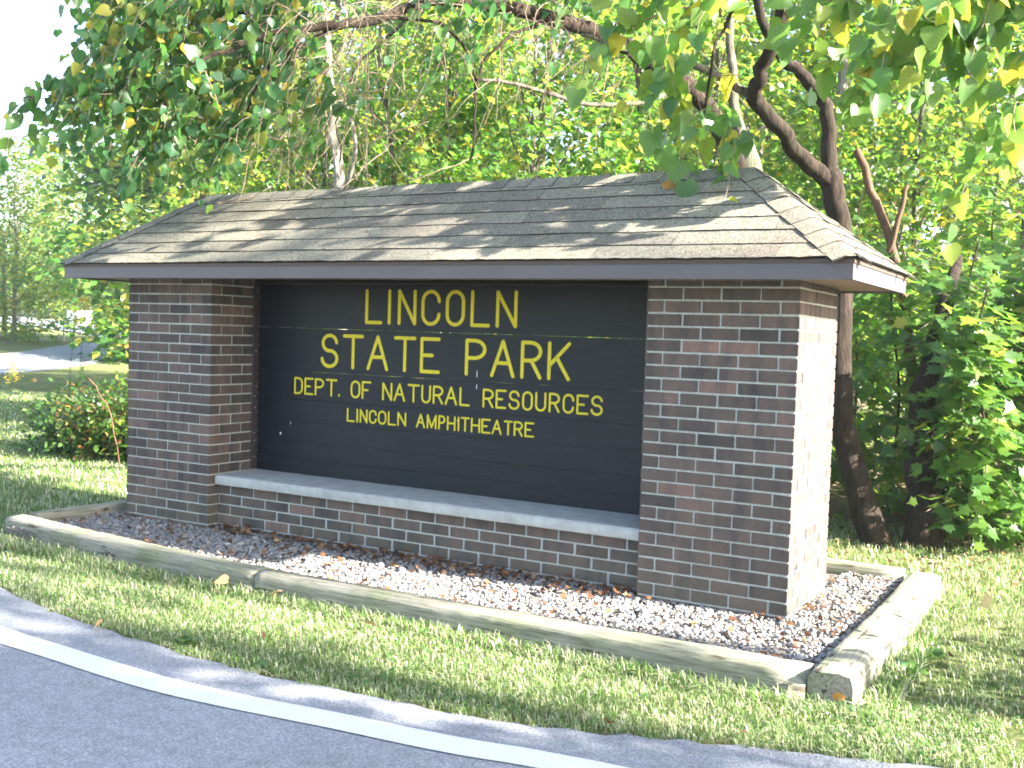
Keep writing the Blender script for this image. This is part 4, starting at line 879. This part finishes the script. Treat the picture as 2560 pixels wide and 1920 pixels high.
ballsL = [(.62, -.5, 3.03, .45), (.98, -.3, 2.69, .40), (.82, -.26, 3.33, .46), (1.14, .04, 3.09, .36), (.45, -.72, 2.76, .25), (1.3, -.2, 2.62, .2), (.22, -.85, 2.78, .12), (.78, -.43, 2.58, .2), (1.2, .2, 3.46, .28), (1.5, .25, 2.85, .2), (.4, -.4, 3.5, .4), (1.0, .1, 3.75, .4), (.14, -.98, 2.70, .07)]
tw = Tubes(); P, D, N, S = sprays(ballsL, 23, HEART_T, .055, .095, 42, (-.5, -.35, -.45), .5, tw=tw)
P2, D2, N2, S2 = sprays([(1.9, 1.2, 3.9, .5), (2.4, 2.2, 4.2, .5), (2.9, 3.2, 4.6, .6), (2.2, 3.6, 4.9, .7)], 8, HEART_T, .06, .1, 43, (-.4, -.3, -.3), .5, tw=tw)
# fine bare twigs along the arching limb
rs = np.random.default_rng(77)
main = smooth_path(np.array([(2.6, 3.8, 3.65), (2.27, 2.81, 3.84), (1.88, 1.78, 3.82), (1.6, .68, 3.47), (1.36, .07, 3.25)]), 12)
for q in range(290):
    t_ = rs.uniform(0, 1)**.8; p = main[int(t_*(len(main)-1))]; d = norm(np.array((-.5, -.1, -.55))+rs.normal(0, .55, 3)); L = rs.uniform(.25, .9); b1 = p+rs.normal(0, .12, 3); k1 = b1+d*L*.5+rs.normal(0, .05, 3); e1 = b1+d*L+np.array((0, 0, -.15*L))+rs.normal(0, .06, 3)
    tw.add(smooth_path([b1, k1, e1], 3, .006), rs.uniform(.0022, .005)*np.linspace(1, .35, 7), 3, cap=False)
for q in range(160):
    c0 = np.array((.7, 1.2, 3.0))+rs.normal(0, 1, 3)*np.array((.45, .5, .4)); d = norm(np.array((-.3, 0, -.9))+rs.normal(0, .5, 3)); L = rs.uniform(.3, 1); tw.add(smooth_path([c0-d*L/2, c0+rs.normal(0, .05, 3), c0+d*L/2], 3, .008), rs.uniform(.002, .006)*np.linspace(1, .4, 7), 3, cap=False)
tw.V = [v-off for v in tw.V]; tagit(link('twigs', tw.mesh('twigs'), M_twig, B), kind='stuff')
split_leaves(B, HEART_T, np.concatenate([P, P2]), np.concatenate([D, D2]), np.concatenate([N, N2]), np.concatenate([S, S2]), M_heart, M_heart_i)

# bare and broken stems -------------------------------------------------------
def stem_thing(name, label, pts, r0, r1, mat, extra=(), cat='tree'):
    b0 = np.array(pts[0]); o = thing(name, label, cat, tuple(b0)); limb(o, pts, r0, r1, mat, 9, name='trunk')
    for e in extra: limb(o, e[0], e[1], e[2], mat, 7)
    return o
stem_thing('dark_tree', 'thick dark leaning trunk wrapped in maple sapling leaves', [(4.95, 2.95, -.2), (4.92, 3.05, .1), (4.86, 3.28, .45), (4.82, 3.4, .9), (4.86, 3.55, 1.3), (4.9, 3.8, 1.75), (4.92, 4.2, 2.1)], .165, .035, M_bark)
stem_thing('dead_tree', 'leaning reddish dead stem with a broken top beside the roof', [(4.75, 4.4, -.1), (4.62, 4.35, .9), (4.498, 4.304, 1.712), (4.355, 4.252, 2.251), (4.213, 4.194, 2.654), (4.083, 4.139, 3.007)], .05, .032, M_dead, [([(4.36, 4.25, 2.15), (4.46, 4.2, 2.5), (4.5, 4.2, 2.7)], .028, .015)])
stem_thing('pale_tree', 'slender pale barked tree lit white above the roof end', [(3.3, 7.2, -.1), (3.2, 7.1, 1.5), (3.181, 7.08, 2.98), (3.22, 7.145, 3.752), (3.23, 7.183, 4.342), (3.2, 7.2, 5.5), (3.3, 7.3, 7)], .085, .05, M_barkp)
stem_thing('pale_tree', 'pale grey tree behind the bare twigs left of centre', [(-.9, 3.6, -.1), (-.95, 3.55, 1.5), (-1.002, 3.539, 2.81), (-1.082, 3.521, 3.306), (-1.145, 3.515, 3.844), (-1.222, 3.503, 4.6)], .07, .045, M_barkp, [([(-1.0, 3.54, 2.7), (-.7, 3.4, 3.1), (-.75, 3.3, 3.6)], .03, .015)])
for q, (x, y, lb) in enumerate([(-33.5, 18.2, 'thin pale stem at the left frame edge below the roadside trees'), (-33.6, 19.6, 'second thin pale stem from the left frame edge'), (-35, 23.2, 'thin pale stem nearest the grassy bank')]):
    stem_thing('sapling_stem', lb, [(x, y, -.1), (x+.1, y, 1.5), (x-.1, y+.1, 3.2), (x, y, 5)], .11, .06, M_barkp, cat='sapling')
# brush pile left of the sign ---------------------------------------------------
def shrub(x, y, r_, h, n, label, seed, mat):
    rs = np.random.default_rng(seed); z0 = float(terr(x, y)); o = thing('shrub', label, 'shrub', (x, y, z0), 'shrubs left of the sign'); tw = Tubes()
    PP = []; DD = []; NN = []
    for q in range(int(n/9)):
        a = rs.uniform(0, 6.28); e = rs.uniform(.1, 1.1); rr = r_*rs.uniform(.3, 1); end = np.array((math.cos(a)*rr, math.sin(a)*rr, h*math.sin(e)*rs.uniform(.5, 1.05))); st = np.array((math.cos(a)*rr*.25, math.sin(a)*rr*.25, 0)); md = (st+end)/2+np.array((0, 0, .1*h))
        tw.add(smooth_path([st, md, end], 3, .01), .0022*np.linspace(1, .4, 7), 3, cap=False); m_ = 11; tt = rs.uniform(.15, 1.05, m_)[:, None]; PP.append(st+(end-st)*tt+rs.normal(0, .05, (m_, 3))); DD.append(norm(end-st)*.5+rs.normal(0, .6, (m_, 3))); NN.append(np.c_[rs.normal(0, .5, m_), rs.normal(0, .5, m_), np.ones(m_)])
    PP = np.concatenate(PP); tagit(link('twigs', tw.mesh('twigs'), M_bark, o), kind='stuff'); tagit(link('foliage', leaves('foliage', OVAL_T, PP, np.concatenate(DD), np.concatenate(NN), rs.uniform(.035, .085, len(PP))), mat, o), kind='stuff'); return o
shrub(-3.8, 2.75, .8, .8, 5200, 'low bramble on the left side of the brush heap', 1, M_weed); shrub(-3.05, 2.6, .85, .95, 5200, 'tangled reddish shrub in the middle of the brush heap', 2, leafmat('mixed_leaf', [(0, (.045, .10, .025)), (.7, (.08, .14, .04)), (.88, (.2, .15, .06)), (1, (.3, .13, .06))], TK))
shrub(-2.45, 2.8, .85, 1.25, 5200, 'dark shrub against the edge of the far brick pillar', 3, M_green); shrub(-1.6, 3.3, .9, 1.9, 3600, 'tall leafy shrub behind the far brick pillar', 4, M_bright)
stem_thing('dead_stalk', 'pale arching dead stalk standing in the brush heap', [(-2.45, 2.0, -.1), (-2.5, 1.95, .35), (-2.58, 1.9, .6), (-2.75, 1.86, .78)], .006, .009, M_dead, cat='stalk')
def goldenrod(x, y, h, label, seed):
    rs = np.random.default_rng(seed); z0 = float(terr(x, y)); o = thing('goldenrod', label, 'wildflower', (x, y, z0), 'goldenrod plants at the left'); link('stem', Tubes().add(smooth_path([(0, 0, 0), (.03, 0, h*.5), (.12, 0, h)], 4), .004, 4).mesh('stem'), M_weed, o)
    n = 240; t_ = rs.uniform(0, 1, n); P = np.c_[.12+rs.normal(0, .05, n)*(1.2-t_), rs.normal(0, .05, n)*(1.2-t_), h-.02+(t_-.5)*.24]; tagit(link('flower_head', leaves('flower_head', RHOMB_T, P, rs.normal(size=(n, 3)), rs.normal(size=(n, 3)), rs.uniform(.01, .025, n)), M_gold, o), kind='stuff')
    n = 30; P = np.c_[rs.normal(0, .02, n)+.05, rs.normal(0, .02, n), rs.uniform(.1, h*.85, n)]; a = rs.uniform(0, 6.28, n); tagit(link('foliage', leaves('foliage', OVAL_T, P, np.c_[np.cos(a), np.sin(a), .2+0*a], np.c_[0*a, 0*a, 1+0*a], rs.uniform(.05, .09, n)), M_weed, o), kind='stuff')
goldenrod(-5.1, 2.6, .85, 'goldenrod flowering on the lawn left of the brush heap', 1); goldenrod(-6.6, 4.6, 1.5, 'tall goldenrod in front of the far road', 2); goldenrod(-6.9, 5.0, 1.7, 'tallest goldenrod, farthest left of the three', 3)

rs = np.random.default_rng(66); n = 15000; x = rs.uniform(-9, 10, n); y = rs.uniform(0, 1, n)**1.3*9+3.45+np.clip(-x-2, 0, 20)*.95; cl = rs.uniform(0, 1, n)*(.35+.5*(np.sin(x*2.3)*np.sin(y*1.9+x) > -.2))
P = np.c_[x, y, terr(x, y)+cl*.75]; a = rs.uniform(0, 6.28, n)
tagit(link('undergrowth', leaves('undergrowth', OVAL_T, P, np.c_[np.cos(a), np.sin(a), rs.uniform(-.4, .5, n)], np.c_[rs.normal(0, .4, n), rs.normal(0, .4, n), np.ones(n)], rs.uniform(.05, .13, n)), M_green), 'low leafy undergrowth on the shaded floor of the wood', 'undergrowth', kind='stuff')
tree('small_tree', 'small yellow green tree whose branches hang beside the far pillar', (-3.5, 4.1), 3.4, (.85, .85), 1700, OVAL_T, .085, M_yell, M_barkg, 140, tr=.035, zlow=.3, clumps=30, group='small trees left of the sign')
tree('small_tree', 'taller small tree at the corner of the wood left of the sign', (-5.2, 6.0), 5.0, (1.4, 1.3), 3000, OVAL_T, .10, M_yell, M_barkg, 141, tr=.05, zlow=.25, clumps=34, group='small trees left of the sign')

# far left: white cabinet and marker posts ----------------------------------------
cz = float(terr(-46, 34.6)); cab = thing('utility_cabinet', 'small white box cabinet beside the far side road', 'cabinet', (-45.2, 35.0, cz)); cab.rotation_euler = (0, 0, -.25)
link('cabinet_body', boxmesh('cabinet_body', (-.75, -.4, 0), (.75, .4, .78), .03), M_white, cab); link('lid', boxmesh('lid', (-.79, -.44, .78), (.79, .44, .84), .02), M_white, cab)
for q, (x, y, lb) in enumerate([(-32.9, 24.6, 'thin pale marker post on the grassy bank, left of two'), (-31.2, 25.2, 'thin pale marker post on the grassy bank, right of two')]):
    z0 = float(terr(x, y)); p = thing('marker_post', lb, 'post', (x, y, z0), 'marker posts on the far bank'); link('post_shaft', boxmesh('post_shaft', (-.035, -.02, 0), (.035, .02, .95), .005), M_post, p); link('reflector', boxmesh('reflector', (-.04, -.03, .72), (.04, -.021, .86)), M_white, p)

# trees right of the frame and across the road whose crowns dapple the lawn ----------
shade = [(16.0, .3, 13.2, 1.9, 2300, .74), (15.0, -1.95, 10.4, 1.15, 6500, .5), (12.0, -2.05, 6.9, 1.0, 4200, .46), (18.0, -.55, 11.2, .95, 420, .6), (11.5, -6.5, 7.5, 2.0, 2200, .4)]
for q, (x, y, h, r_, n, zl) in enumerate(shade):
    tree('shade_tree', ['tall high crowned tree on the lawn to the right', 'spreading roadside tree to the right', 'small tree on the verge to the right', 'slender sparse tree on the right lawn', 'leafy tree across the road to the right'][q], (x, y), h, (r_, r_), n, OVAL_T, .14, M_green, M_barkg, 200+q, tr=.12, zlow=zl, group='trees right of the frame', clumps=40)
shrub(7.9, .3, 1.05, 1.75, 6500, 'leafy shrub on the lawn beyond the end timber', 9, M_green)  # added out of view to shade the grass beyond the end timber

# added volume, stands in for lens glare that pales the far trees
m = bpy.data.materials.new('glare_haze'); m.use_nodes = True; t = m.node_tree; t.nodes.clear(); o_ = nd(t, 'ShaderNodeOutputMaterial'); v = nd(t, 'ShaderNodeVolumePrincipled')
v.inputs['Color'].default_value = (.95, .97, 1, 1); v.inputs['Density'].default_value = .0008; v.inputs['Anisotropy'].default_value = .3; t.links.new(v.outputs[0], o_.inputs['Volume'])
tagit(link('glare_haze', boxmesh('glare_haze', (-125, -30, -1.3), (60, 110, 17)), m), kind='stuff')
